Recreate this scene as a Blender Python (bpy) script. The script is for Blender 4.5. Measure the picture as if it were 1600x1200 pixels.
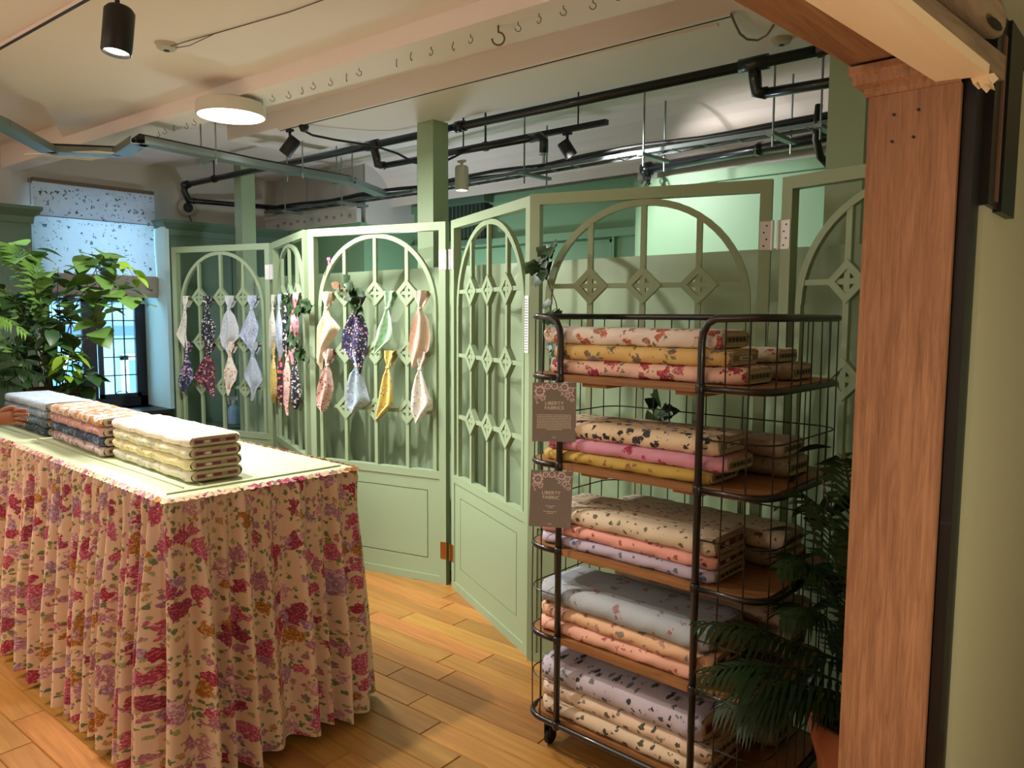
import bpy, math, random
from math import sin, cos, pi, radians, hypot
from mathutils import Vector, Matrix
random.seed(7)
R = random.uniform
for o in list(bpy.data.objects): bpy.data.objects.remove(o)
scn = bpy.context.scene
col = scn.collection

# ------------------------------------------------------------------ camera
cd = bpy.data.cameras.new('camera'); cam = bpy.data.objects.new('camera', cd); col.objects.link(cam)
Fv = Vector((-0.66643652, 0.74015273, -0.08964542)); Uv = Vector((-0.06423988, 0.06278598, 0.99595741)); Rv = Vector((0.74278907, 0.6695012, 0.00570446))
m = Matrix((Rv, Uv, -Fv)).transposed().to_4x4(); m.translation = Vector((0, 0, 1.6))
cam.matrix_world = m
cd.sensor_width = 36; cd.lens = 1190.2/1600*36; cd.clip_start = .05
scn.camera = cam

# ------------------------------------------------------------------ world, exposure, lights
def lin(h):
    h = h.lstrip('#'); out = []
    for i in (0, 2, 4):
        c = int(h[i:i+2], 16)/255
        out.append(c/12.92 if c <= .04045 else ((c+.055)/1.055)**2.4)
    return (*out, 1)
w = bpy.data.worlds.new('world'); scn.world = w; w.use_nodes = True
bg = w.node_tree.nodes['Background']; bg.inputs[0].default_value = (.42, .76, 1.0, 1); bg.inputs[1].default_value = 15
scn.view_settings.view_transform = 'Standard'; scn.view_settings.look = 'None'
scn.view_settings.exposure = 0.0; scn.view_settings.gamma = 1.0; scn.view_settings.use_curve_mapping = False
WARM = (1, .82, .60); MID = (1, .89, .76); NEUT = (1, .97, .93); COOL = (.78, .88, 1)
def spot(loc, tgt, power, c, deg=70, blend=.6, r=.04):
    d = bpy.data.lights.new('spot_light', 'SPOT'); d.energy = power; d.color = c; d.spot_size = radians(deg); d.spot_blend = blend; d.shadow_soft_size = r
    o = bpy.data.objects.new('spot_light', d); col.objects.link(o); o.location = loc
    o.rotation_euler = (Vector(tgt)-Vector(loc)).to_track_quat('-Z', 'Y').to_euler(); return o
def area(loc, tgt, power, c, sx, sy, spread=180):
    d = bpy.data.lights.new('area_light', 'AREA'); d.energy = power; d.color = c; d.shape = 'RECTANGLE'; d.size = sx; d.size_y = sy; d.spread = radians(spread)
    o = bpy.data.objects.new('area_light', d); col.objects.link(o); o.location = loc
    o.rotation_euler = (Vector(tgt)-Vector(loc)).to_track_quat('-Z', 'Y').to_euler(); return o
def fill_point(loc, power, c, r=.12):
    d = bpy.data.lights.new('fill_point_light', 'POINT'); d.energy = power; d.color = c; d.shadow_soft_size = r
    o = bpy.data.objects.new('fill_point_light', d); col.objects.link(o); o.location = loc; return o
# warm light from off camera; the point lights are unseen, added fill
fill_point((1.15, .25, 2.3), 22, (1, .88, .70))
fill_point((1.5, 2.2, 1.7), 10, (1, .90, .74))
fill_point((.45, .62, 1.15), 26, (1, .88, .70), .09)
area((-3.3, -1.7, 2.74), (-3.4, -1.3, 0), 26, MID, 1.0, .9)
area((-6.0, -1.4, 2.74), (-6.0, -1.2, 0), 30, MID, .9, .9)
fill_point((-2.4, -2.2, 2.5), 34, MID)
fill_point((-5.6, -1.9, 2.5), 30, MID)
# unseen cool fill light added behind the partition to brighten the rear ceiling
fill_point((-4.7, 4.1, 1.45), 34, COOL)
# track spots of the display room
spot((-2.97, 1.16, 2.52), (-2.4, 2.1, .1), 125, MID, 72)
spot((-4.1, .25, 2.7), (-3.7, .15, 0), 150, WARM, 58)
spot((-4.6, 1.06, 2.6), (-3.5, 3.2, 1.1), 250, NEUT, 58)
spot((-3.75, .98, 2.6), (-2.95, 1.12, 1.0), 95, NEUT, 40)
spot((-5.3, 1.02, 2.6), (-4.0, 1.3, 1.0), 60, NEUT, 44)
spot((-3.9, 1.1, 2.6), (-2.6, 3.2, .9), 130, NEUT, 60)
spot((-5.9, 1.0, 2.6), (-5.3, 3.1, 1.2), 70, COOL, 60)
spot((-4.50, 2.80, 2.64), (-5.0, 2.4, 1.0), 22, COOL, 60)
spot((-2.97, 3.72, 2.56), (-2.2, 4.5, 2.1), 75, NEUT, 95, .5)
spot((-3.72, 3.58, 2.44), (-3.72, 3.6, 0), 25, NEUT, 90)
spot((-3.6, .75, 2.6), (-1.8, 2.2, 1.15), 80, MID, 32)
area((-3.96, 2.10, 2.625), (-3.96, 2.10, 0), 50, NEUT, .3, .3)

# ------------------------------------------------------------------ materials
MATS = {}
def mat(name, c, rough=.6, metal=0., emit=None, es=0, bump=0, bs=60, coat=0, var=0, vs=3, trans=0):
    if name in MATS: return MATS[name]
    M = bpy.data.materials.new(name); M.use_nodes = True; nt = M.node_tree; b = nt.nodes['Principled BSDF']
    c = lin(c) if isinstance(c, str) else c
    b.inputs['Base Color'].default_value = c; b.inputs['Roughness'].default_value = rough; b.inputs['Metallic'].default_value = metal
    if coat: b.inputs['Coat Weight'].default_value = coat
    if emit: b.inputs['Emission Color'].default_value = lin(emit) if isinstance(emit, str) else emit; b.inputs['Emission Strength'].default_value = es
    if trans: b.inputs['Transmission Weight'].default_value = trans
    tc = nt.nodes.new('ShaderNodeTexCoord')
    if var or bump:
        n = nt.nodes.new('ShaderNodeTexNoise'); n.inputs['Scale'].default_value = vs if var else bs; n.inputs['Detail'].default_value = 4
        nt.links.new(tc.outputs['Object'], n.inputs['Vector'])
    if var:
        mx = nt.nodes.new('ShaderNodeMix'); mx.data_type = 'RGBA'; mx.inputs[6].default_value = tuple(v*(1-var) for v in c[:3])+(1,); mx.inputs[7].default_value = tuple(min(1, v*(1+var)) for v in c[:3])+(1,)
        nt.links.new(n.outputs[0], mx.inputs[0]); nt.links.new(mx.outputs[2], b.inputs['Base Color'])
    if bump:
        n2 = nt.nodes.new('ShaderNodeTexNoise'); n2.inputs['Scale'].default_value = bs; nt.links.new(tc.outputs['Object'], n2.inputs['Vector'])
        bp = nt.nodes.new('ShaderNodeBump'); bp.inputs['Strength'].default_value = bump; bp.inputs['Distance'].default_value = .01
        nt.links.new(n2.outputs[0], bp.inputs['Height']); nt.links.new(bp.outputs[0], b.inputs['Normal'])
    MATS[name] = M; return M

class NB:   # tiny node helper
    def __init__(s, nt): s.nt = nt
    def n(s, t, **k):
        x = s.nt.nodes.new(t)
        for a, v in k.items(): setattr(x, a, v)
        return x
    def l(s, a, b): s.nt.links.new(a, b)
    def math(s, op, a, b=None):
        x = s.n('ShaderNodeMath', operation=op)
        for i, v in enumerate((a, b)):
            if v is None: continue
            if isinstance(v, (int, float)): x.inputs[i].default_value = v
            else: s.l(v, x.inputs[i])
        return x.outputs[0]
    def mix(s, f, a, b):
        x = s.n('ShaderNodeMix', data_type='RGBA')
        if isinstance(f, (int, float)): x.inputs[0].default_value = f
        else: s.l(f, x.inputs[0])
        for i, v in ((6, a), (7, b)):
            if isinstance(v, tuple): x.inputs[i].default_value = v
            else: s.l(v, x.inputs[i])
        return x.outputs[2]
    def ramp(s, f, cols):
        x = s.n('ShaderNodeValToRGB'); r = x.color_ramp; r.interpolation = 'CONSTANT'
        while len(r.elements) < len(cols): r.elements.new(.5)
        for i, c in enumerate(cols): r.elements[i].position = i/len(cols); r.elements[i].color = c
        s.l(f, x.inputs[0]); return x.outputs[0]

def floral(name, base, layers, uv=False, rough=.75, var=.08, weave=True, translucent=0):
    """printed cotton: layers = (cells per metre, dot size 0..1, share of cells, [colours], distort, stretch)"""
    if name in MATS: return MATS[name]
    M = bpy.data.materials.new(name); M.use_nodes = True; nt = M.node_tree; B = NB(nt); b = nt.nodes['Principled BSDF']
    b.inputs['Roughness'].default_value = rough
    tc = B.n('ShaderNodeTexCoord'); co = tc.outputs['UV' if uv else 'Object']
    bc = lin(base)
    nz = B.n('ShaderNodeTexNoise'); nz.inputs['Scale'].default_value = 12; B.l(co, nz.inputs['Vector'])
    cur = B.mix(nz.outputs[0], tuple(v*(1-var) for v in bc[:3])+(1,), tuple(min(1, v*(1+var)) for v in bc[:3])+(1,))
    for k, L in enumerate(layers):
        s, size, share, cols = L[:4]; dis = L[4] if len(L) > 4 else .35; st = L[5] if len(L) > 5 else 1
        mp = B.n('ShaderNodeMapping'); mp.inputs['Location'].default_value = (k*3.7, k*1.9, k*.7); mp.inputs['Scale'].default_value = (s, s/st, s); 
        if st != 1: mp.inputs['Rotation'].default_value = (0, 0, .7)
        B.l(co, mp.inputs['Vector'])
        nn = B.n('ShaderNodeTexNoise'); nn.inputs['Scale'].default_value = 1.6; nn.inputs['Detail'].default_value = 3; B.l(mp.outputs[0], nn.inputs['Vector'])
        off = B.n('ShaderNodeVectorMath', operation='SCALE'); off.inputs['Scale'].default_value = dis*2
        sub = B.n('ShaderNodeVectorMath', operation='SUBTRACT'); sub.inputs[1].default_value = (.5, .5, .5); B.l(nn.outputs['Color'], sub.inputs[0]); B.l(sub.outputs[0], off.inputs[0])
        ad = B.n('ShaderNodeVectorMath', operation='ADD'); B.l(mp.outputs[0], ad.inputs[0]); B.l(off.outputs[0], ad.inputs[1])
        vo = B.n('ShaderNodeTexVoronoi', voronoi_dimensions='2D' if uv else '3D'); vo.inputs['Scale'].default_value = 1; B.l(ad.outputs[0], vo.inputs['Vector'])
        sp = B.n('ShaderNodeSeparateColor'); B.l(vo.outputs['Color'], sp.inputs[0])
        n3 = B.n('ShaderNodeTexNoise'); n3.inputs['Scale'].default_value = 5; B.l(mp.outputs[0], n3.inputs['Vector'])
        d = B.math('ADD', vo.outputs['Distance'], B.math('MULTIPLY', B.math('SUBTRACT', n3.outputs[0], .5), .35))
        rad = B.math('MULTIPLY', B.math('ADD', B.math('MULTIPLY', sp.outputs[2], .6), .7), size)
        mk = B.math('MULTIPLY', B.math('LESS_THAN', d, rad), B.math('LESS_THAN', sp.outputs[0], share))
        cc = B.ramp(sp.outputs[1], [lin(c) for c in cols])
        ring = B.math('GREATER_THAN', B.math('SINE', B.math('MULTIPLY', d, 42/max(size, .2)*.45)), .25)
        hsv = B.n('ShaderNodeHueSaturation'); hsv.inputs['Value'].default_value = .62; B.l(cc, hsv.inputs['Color'])
        hs2 = B.n('ShaderNodeHueSaturation'); hs2.inputs['Value'].default_value = 1.35; hs2.inputs['Saturation'].default_value = .75; B.l(cc, hs2.inputs['Color'])
        pet = B.n('ShaderNodeTexNoise'); pet.inputs['Scale'].default_value = 9; B.l(mp.outputs[0], pet.inputs['Vector'])
        cc2 = B.mix(B.math('GREATER_THAN', pet.outputs[0], .56), B.mix(ring, cc, hsv.outputs[0]), hs2.outputs[0])
        cur = B.mix(mk, cur, cc2)
    B.l(cur, b.inputs['Base Color'])
    if weave:
        wn = B.n('ShaderNodeTexNoise'); wn.inputs['Scale'].default_value = 90; B.l(co, wn.inputs['Vector'])
        bp = B.n('ShaderNodeBump'); bp.inputs['Strength'].default_value = .25; bp.inputs['Distance'].default_value = .004; B.l(wn.outputs[0], bp.inputs['Height']); B.l(bp.outputs[0], b.inputs['Normal'])
    if translucent:
        tr = B.n('ShaderNodeBsdfTranslucent'); B.l(cur, tr.inputs[0]); ms = B.n('ShaderNodeMixShader'); ms.inputs[0].default_value = translucent
        B.l(b.outputs[0], ms.inputs[1]); B.l(tr.outputs[0], ms.inputs[2]); B.l(ms.outputs[0], nt.nodes['Material Output'].inputs[0])
    MATS[name] = M; return M

def wood(name, c1, c2, axis='x', sc=1, rough=.5, per_object=0, coat=0, knots=0):
    if name in MATS: return MATS[name]
    M = bpy.data.materials.new(name); M.use_nodes = True; nt = M.node_tree; B = NB(nt); b = nt.nodes['Principled BSDF']
    tc = B.n('ShaderNodeTexCoord'); oi = B.n('ShaderNodeObjectInfo')
    geo = B.n('ShaderNodeNewGeometry')
    mp = B.n('ShaderNodeMapping'); k = {'x': (2.2, 38, 38), 'y': (38, 2.2, 38), 'z': (38, 38, 2.2)}[axis]
    mp.inputs['Scale'].default_value = tuple(v*sc for v in k)
    rr = B.n('ShaderNodeVectorMath', operation='SCALE'); rr.inputs[0].default_value = (3.1, 7.7, 5.3)
    B.l(B.math('MULTIPLY', oi.outputs['Random'], 9 if per_object else 0), rr.inputs['Scale'])
    ad = B.n('ShaderNodeVectorMath', operation='ADD'); B.l(geo.outputs['Position'] if per_object else tc.outputs['Object'], ad.inputs[0]); B.l(rr.outputs[0], ad.inputs[1]); B.l(ad.outputs[0], mp.inputs['Vector'])
    n1 = B.n('ShaderNodeTexNoise'); n1.inputs['Scale'].default_value = 1; n1.inputs['Detail'].default_value = 6; n1.inputs['Roughness'].default_value = .65; n1.inputs['Distortion'].default_value = .8; B.l(mp.outputs[0], n1.inputs['Vector'])
    n2 = B.n('ShaderNodeTexNoise'); n2.inputs['Scale'].default_value = .18; n2.inputs['Detail'].default_value = 2; B.l(mp.outputs[0], n2.inputs['Vector'])
    f = B.math('ADD', B.math('MULTIPLY', n1.outputs[0], 1.5), B.math('MULTIPLY', n2.outputs[0], .7)); f = B.math('SUBTRACT', f, .6)
    cl = B.n('ShaderNodeClamp'); B.l(f, cl.inputs[0])
    cur = B.mix(cl.outputs[0], lin(c1), lin(c2))
    if per_object:
        h = B.n('ShaderNodeHueSaturation'); B.l(B.math('ADD', B.math('MULTIPLY', oi.outputs['Random'], per_object), 1-per_object/2), h.inputs['Value'])
        B.l(B.math('ADD', B.math('MULTIPLY', B.math('FRACT', B.math('MULTIPLY', oi.outputs['Random'], 7.3)), .02), .49), h.inputs['Hue'])
        B.l(cur, h.inputs['Color']); cur = h.outputs[0]
    B.l(cur, b.inputs['Base Color']); b.inputs['Roughness'].default_value = rough
    if coat: b.inputs['Coat Weight'].default_value = coat; b.inputs['Coat Roughness'].default_value = .25
    bp = B.n('ShaderNodeBump'); bp.inputs['Strength'].default_value = .25; bp.inputs['Distance'].default_value = .003; B.l(n1.outputs[0], bp.inputs['Height']); B.l(bp.outputs[0], b.inputs['Normal'])
    MATS[name] = M; return M

GREEN = mat('sage_paint', '#98AD8B', .45, bump=.05, bs=8)
GREEN_WALL = mat('sage_wall_paint', '#83AB88', .5, bump=.15, bs=5)
GREEN_DARK = mat('green_cabinet_paint', '#5C7866', .5)
OLIVE = mat('olive_wall_paint', '#B2B28C', .7, bump=.1, bs=20)
WHITE_C = mat('ceiling_paint', '#F0E4DE', .8, bump=.12, bs=4)
BLACKM = mat('black_enamel', '#1C1B1A', .35, coat=.3)
BLACKP = mat('black_iron_pipe', '#14171A', .32, coat=.4)
DARKM = mat('matt_black', '#0E0E0F', .5)
STEEL = mat('galvanised_steel', '#8F9A98', .45, .7)
CHROME = mat('satin_steel', '#E6E6E6', .4, .2)
BRASS = mat('brass', '#B9824A', .3, .9)
TIMBER_BLK = mat('black_timber', '#0D0907', .45, coat=.15)
OAK = wood('oak', '#BE8C66', '#74472A', 'z', 3.4, .55)
OAK_Y = wood('oak_beam', '#B3855A', '#74482A', 'y', 2.2, .6)
PINE_Y = wood('pine_strip', '#F8E4C0', '#EFCF9E', 'y', .5, .6)
OLDWOOD = wood('old_timber', '#B09874', '#54402C', 'y', .8, .7)
SHELFW = wood('shelf_wood', '#B08050', '#6E4424', 'x', 1.8, .5)
PLANK = wood('floor_oak', '#C08B44', '#8C5A26', 'x', 1.1, .42, per_object=.38, coat=.25)

# ------------------------------------------------------------------ mesh builder
class MB:
    def __init__(s): s.v = []; s.f = []; s.uv = {}
    def quad(s, *p): i = len(s.v); s.v += [Vector(q) for q in p]; s.f.append(tuple(range(i, i+len(p)))); return s
    def box(s, x0, y0, z0, x1, y1, z1, M=None):
        x0, x1 = sorted((x0, x1)); y0, y1 = sorted((y0, y1)); z0, z1 = sorted((z0, z1))
        i = len(s.v); P = [Vector(p) for p in ((x0,y0,z0),(x1,y0,z0),(x1,y1,z0),(x0,y1,z0),(x0,y0,z1),(x1,y0,z1),(x1,y1,z1),(x0,y1,z1))]
        if M: P = [M @ p for p in P]
        s.v += P; s.f += [tuple(i+k for k in q) for q in ((0,3,2,1),(4,5,6,7),(0,1,5,4),(1,2,6,5),(2,3,7,6),(3,0,4,7))]; return s
    def prism(s, pts, z0, z1):
        n = len(pts); i = len(s.v); s.v += [Vector((p[0], p[1], z0)) for p in pts]+[Vector((p[0], p[1], z1)) for p in pts]
        a = sum(pts[k][0]*pts[(k+1)%n][1]-pts[(k+1)%n][0]*pts[k][1] for k in range(n))
        q = list(range(i, i+n)); t = list(range(i+n, i+2*n))
        s.f += [tuple(q[::-1]), tuple(t)] if a > 0 else [tuple(q), tuple(t[::-1])]
        for k in range(n):
            g = (q[k], q[(k+1)%n], t[(k+1)%n], t[k]); s.f.append(g if a > 0 else g[::-1])
        return s
    def prism_xz(s, pts, y0, y1):
        n = len(pts); i = len(s.v); s.v += [Vector((p[0], y0, p[1])) for p in pts]+[Vector((p[0], y1, p[1])) for p in pts]
        q = list(range(i, i+n)); t = list(range(i+n, i+2*n)); s.f += [tuple(q), tuple(t[::-1])]
        for k in range(n): s.f.append((q[k], t[k], t[(k+1)%n], q[(k+1)%n]))
        return s
    def bar(s, a, b, w, h=None, up=(0,0,1)):
        a = Vector(a); b = Vector(b); h = h or w; d = (b-a).normalized(); r = d.cross(Vector(up)); 
        if r.length < 1e-4: r = d.cross(Vector((1,0,0)))
        r.normalize(); u = r.cross(d); i = len(s.v)
        for p in (a, b):
            for sx, sy in ((-1,-1),(1,-1),(1,1),(-1,1)): s.v.append(p+r*sx*w/2+u*sy*h/2)
        s.f += [tuple(i+k for k in q) for q in ((0,1,2,3),(7,6,5,4),(0,4,5,1),(1,5,6,2),(2,6,7,3),(3,7,4,0))]; return s
    def tube(s, pts, r, n=8, closed=False, cap=True):
        P = [Vector(p) for p in pts]; L = len(P); rr = r if isinstance(r, (list, tuple)) else [r]*L
        i0 = len(s.v); prev = None
        for k in range(L):
            if closed: d = P[(k+1)%L]-P[k-1]
            else: d = P[min(k+1, L-1)]-P[max(k-1, 0)]
            d.normalize()
            if prev is None:
                u = d.orthogonal().normalized()
                if abs(d.z) < .9: u = (Vector((0,0,1))-d*d.z).normalized()
            else:
                u = prev-d*prev.dot(d)
                u = u.normalized() if u.length > 1e-5 else d.orthogonal().normalized()
            prev = u; v = d.cross(u)
            for j in range(n):
                t = 2*pi*j/n; s.v.append(P[k]+u*cos(t)*rr[k]+v*sin(t)*rr[k])
        K = L if closed else L-1
        for k in range(K):
            for j in range(n):
                a = i0+k*n+j; b = i0+k*n+(j+1)%n; c = i0+((k+1)%L)*n+(j+1)%n; d_ = i0+((k+1)%L)*n+j; s.f.append((a, b, c, d_))
        if cap and not closed: s.f += [tuple(i0+j for j in range(n))[::-1], tuple(i0+(L-1)*n+j for j in range(n))]
        return s
    def lathe(s, prof, c=(0,0,0), n=20, M=None, caps=True):
        i0 = len(s.v); c = Vector(c)
        for (r, z) in prof:
            for j in range(n):
                t = 2*pi*j/n; p = Vector((r*cos(t), r*sin(t), z)); s.v.append(c+(M @ p if M else p))
        for k in range(len(prof)-1):
            for j in range(n): s.f.append((i0+k*n+j, i0+k*n+(j+1)%n, i0+(k+1)*n+(j+1)%n, i0+(k+1)*n+j))
        if caps: s.f += [tuple(i0+j for j in range(n))[::-1], tuple(i0+(len(prof)-1)*n+j for j in range(n))]
        return s
    def grid(s, fn, nu, nv, uvf=None):
        i0 = len(s.v)
        for a in range(nu+1):
            for b in range(nv+1):
                s.v.append(Vector(fn(a/nu, b/nv)))
                if uvf: s.uv[len(s.v)-1] = uvf(a/nu, b/nv)
        for a in range(nu):
            for b in range(nv):
                q = i0+a*(nv+1)+b; s.f.append((q, q+nv+1, q+nv+2, q+1))
        return s
    def mesh(s, name, mt, smooth=False):
        me = bpy.data.meshes.new(name); me.from_pydata([tuple(v) for v in s.v], [], s.f); me.materials.append(mt)
        if s.uv:
            ul = me.uv_layers.new(name='UVMap')
            for l in me.loops: ul.data[l.index].uv = s.uv.get(l.vertex_index, (0, 0))
        if smooth:
            for p in me.polygons: p.use_smooth = True
        me.update(); return me
    def build(s, name, mt, parent=None, smooth=False, sharp=None):
        if parent is not None and parent.get('_w'):      # vertices given in world space, parent is an unrotated empty
            o = Vector(parent['_w']); s.v = [v-o for v in s.v]
        me = s.mesh(name, mt, smooth)
        if smooth and sharp: me.set_sharp_from_angle(angle=radians(sharp))
        ob = bpy.data.objects.new(name, me); col.objects.link(ob); ob.parent = parent
        if parent is not None and parent.get('_w'): ob['_w'] = list(parent['_w'])
        return ob
def tag(o, label=None, cat=None, group=None, kind=None):
    if label: o['label'] = label
    if cat: o['category'] = cat
    if group: o['group'] = group
    if kind: o['kind'] = kind
    return o
def thing(name, label, cat, loc=(0,0,0), rz=0, group=None, world=False):
    o = bpy.data.objects.new(name, None); col.objects.link(o); o.location = loc; o.rotation_euler = (0, 0, rz); o.empty_display_size = .1
    if world: o['_w'] = list(loc)
    return tag(o, label, cat, group)
def struct(name, mb, mt, label=None, parent=None, smooth=False):
    o = mb.build(name, mt, parent, smooth)
    if parent is None: tag(o, label, None, None, 'structure')
    return o
def kids(o): return [c for c in bpy.data.objects if c.parent == o]
def copy_tree(o, parent=None):
    ks = kids(o); c = o.copy(); col.objects.link(c); c.parent = parent
    for k in ks: copy_tree(k, c)
    return c

# ------------------------------------------------------------------ floor
fl = struct('floor', MB().box(-7.6, -3.6, -.1, 3.4, 6.2, -.016), mat('floor_under', '#4A2E18', .9), 'warm oak strip floor of the shop')
pm = MB(); c_ = .003
pm.v = [Vector(p) for p in ((0,0,0),(1,0,0),(1,1,0),(0,1,0))]
pm = MB()
pm.box(0, 0, 0, 1, 1, .7); i = len(pm.v)
a, b = .012, .025
pm.v += [Vector(p) for p in ((0,0,.7),(1,0,.7),(1,1,.7),(0,1,.7),(a*.25,b,1),(1-a*.25,b,1),(1-a*.25,1-b,1),(a*.25,1-b,1))]
pm.f = [f for f in pm.f if f != (4,5,6,7)]
pm.f += [(i+4,i+5,i+6,i+7),(i,i+1,i+5,i+4),(i+1,i+2,i+6,i+5),(i+2,i+3,i+7,i+6),(i+3,i,i+4,i+7)]
pme = pm.mesh('plank', PLANK)
ang = radians(3.2); ca, sa = cos(ang), sin(ang); cnt = 0
for r in range(-4, 27):
    y = r*.119+.05; x = -6.6+((r*0.377) % 1.1)
    while x < .2:
        L = R(.75, 1.25)
        wx, wy = x*ca-y*sa, x*sa+y*ca
        vis = (wy > -.15 and wy < 3.05 and (wx < -.9 or (wy > .9 and wx < -.2)) and not (wx+L < -4.6 and wy > 1.0) and not (-4.5 < wx and wx+L < -2.55 and 1.1 < wy < 1.65))
        if vis and cnt < 290:
            p = bpy.data.objects.new('plank', pme); col.objects.link(p); p.parent = fl
            p.location = (wx, wy, -.018+R(-.0006, .0006)); p.rotation_euler = (0, 0, ang); p.scale = (L-.0015, .1178, .018); cnt += 1
        x += L
struct('trim_1', MB().box(-7.6, -3.6, -.016, 3.4, -.14, -.003).box(-4.62, -.14, -.016, .3, .15, -.004).box(.3, -.55, -.016, 3.4, 3.0, -.002).box(-7.2, 3.3, -.016, 3.4, 6.1, -.002).box(-7.2, -.55, -.016, -4.62, 3.3, -.003), wood('floor_far', '#C98C40', '#96602C', 'x', .4, .45), 'plain oak floor beyond the strips')

# ------------------------------------------------------------------ room shell
def l1(x): return 1.98+.0685*(x+5.9)
def l3(x): return 1.98+.093*(x+7.62)
T = 3.16
struct('ceiling', MB()
  .prism([(-5.12,-3.6),(3.4,-3.6),(3.4,l1(3.4)),(-6.05,l1(-6.05)),(-5.36,1.662),(-5.20,1.60),(-5.10,1.50),(-5.13,1.35)], 2.83, T)
  .prism([(-7.6,-3.6),(-5.12,-3.6),(-5.13,1.35),(-5.10,1.50),(-5.20,1.60),(-5.36,1.662),(-6.05,l1(-6.05)),(-7.6,l1(-7.6))], 2.93, T)
  .prism([(-7.6,l3(-7.6)-.02),(3.4,l3(3.4)-.02),(3.4,3.36),(-7.6,3.0)], 2.93, T)
  .prism([(-7.6,3.0),(3.4,3.36),(3.4,6.2),(-7.6,6.2)], 2.96, T), WHITE_C, 'cream painted plaster ceiling in bays')
struct('trim_2', MB().prism([(-7.2,l1(-7.2)-.01),(3.3,l1(3.3)-.01),(3.3,l3(3.3)),(-7.2,l3(-7.2))], 2.75, 2.94), WHITE_C, 'cream ceiling beam with a row of hooks under it')
struct('trim_3', MB().prism([(-5.2,2.75),(3.3,3.20),(3.3,3.63),(-5.2,3.34)], 2.82, 2.97), WHITE_C, 'cream ceiling beam above the tall green posts')
# cove along the back and window wall
mb = MB()
def cove(x0, x1, y, z0, z1, d):
    n = 8
    for k in range(n):
        t0, t1 = pi/2*k/n, pi/2*(k+1)/n
        mb.quad((x0, y-d*(1-cos(t0)), z0+(z1-z0)*sin(t0)), (x1, y-d*(1-cos(t0)), z0+(z1-z0)*sin(t0)), (x1, y-d*(1-cos(t1)), z0+(z1-z0)*sin(t1)), (x0, y-d*(1-cos(t1)), z0+(z1-z0)*sin(t1)))
cove(-7.2, 3.3, 4.62, 2.60, 2.961, .35)
struct('trim_4', mb, WHITE_C, 'curved white cove over the back wall', smooth=True)
# window wall at x=-7.2 .. -7.45 with opening
Y0, Y1, Z0, Z1 = 2.11, 3.03, .74, 2.70
struct('wall_left', MB().box(-7.5,-3.6,0,-7.2,Y0,T).box(-7.5,Y1,0,-7.2,6.2,T).box(-7.5,Y0,0,-7.2,Y1,Z0).box(-7.5,Y0,Z1,-7.2,Y1,T), mat('plaster_wall', '#CFC8BC', .8), 'pale plaster end wall around the window')
struct('trim_5', MB().box(-7.42,Y1-.004,Z0,-6.88,Y1+.03,2.42), mat('reveal_paint', '#D4F6F6', .6), 'pale window reveal on the right')
struct('trim_6', MB().box(-7.42,Y0,Z0-.03,-6.86,Y1,Z0), mat('dark_sill', '#1A2226', .35), 'dark window sill')
# back walls
WH = mat('white_wall', '#CFCBC6', .8, bump=.1, bs=6)
struct('wall_back', MB().box(-7.2,4.9,0,-2.98,5.1,2.62).box(-7.2,4.3,0,-5.69,4.9,2.42).box(-3.0,4.62,0,3.4,5.1,2.53), GREEN_WALL, 'sage green back wall behind the screen')
struct('wall_upper', MB().box(-7.2,4.93,2.62,-2.98,5.1,T).box(-7.2,4.32,2.42,-5.69,4.93,T).box(-3.0,4.635,2.53,3.4,5.1,T), WH, 'white upper wall above the sage paint')
struct('trim_7', MB().box(-3.0,4.59,2.47,3.4,4.635,2.54).box(-7.2,4.86,2.56,-2.99,4.93,2.63).box(-7.2,4.25,2.36,-5.67,4.32,2.43), GREEN_WALL, 'sage cornice rail on the back wall')
mb = MB()
for (x0, x1, z0, z1) in ((-5.5,-3.35,.9,2.22),(-5.5,-3.35,.3,.8)):
    for k, d in ((0, .03), (.035, .012)):
        mb.box(x0+k, 4.9-d, z0+k, x1-k, 4.9, z0+k+.02).box(x0+k, 4.9-d, z1-k-.02, x1-k, 4.9, z1-k).box(x0+k, 4.9-d, z0+k, x0+k+.02, 4.9, z1-k).box(x1-k-.02, 4.9-d, z0+k, x1-k, 4.9, z1-k)
mb.box(-5.69,4.84,2.2,-2.99,4.9,2.26)
struct('trim_8', mb, GREEN_WALL, 'panel mouldings on the back wall')
# frieze above the left back wall with small raised rosettes
fr = thing('wall_frieze', 'white frieze with small raised flower ornaments above green wall', 'frieze', (-6.4, 4.25, 2.43), world=True)
MB().box(-7.2,4.2,2.43,-5.66,4.25,2.56).box(-7.2,4.18,2.55,-5.66,4.25,2.58).build('band', WH, fr)
rme = MB().lathe([(.0,.0),(.018,.002),(.022,.012),(.012,.02),(.0,.022)], n=6, M=Matrix.Rotation(pi/2, 3, 'X')).mesh('rosette', mat('grey_ornament', '#7E8286', .8))
for k in range(11):
    o = bpy.data.objects.new('rosette', rme); col.objects.link(o); o.parent = fr; o.location = Vector((-6.95+k*.12, 4.2, 2.49+(.008 if k%2 else -.006)))-Vector((-6.4,4.25,2.43)); o.scale = (R(.7,1.2), 1, R(.6,1))
gr = thing('vent_grille', 'dark mesh ventilation grille in green frame high on back wall', 'vent', (-5.0, 4.9, 2.4), world=True)
MB().box(-5.25,4.80,2.26,-4.65,4.9,2.58).build('grille_box', mat('vent_dark', '#22302B', .7), gr)
MB().box(-5.3,4.74,2.57,-4.6,4.9,2.64).box(-5.3,4.78,2.22,-4.6,4.9,2.26).build('grille_frame', GREEN_DARK, gr)
for k in range(12): MB().box(-5.25+k*.05,4.79,2.26,-5.244+k*.05,4.8,2.57).build('grille_bar', GREEN_DARK, gr)
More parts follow.
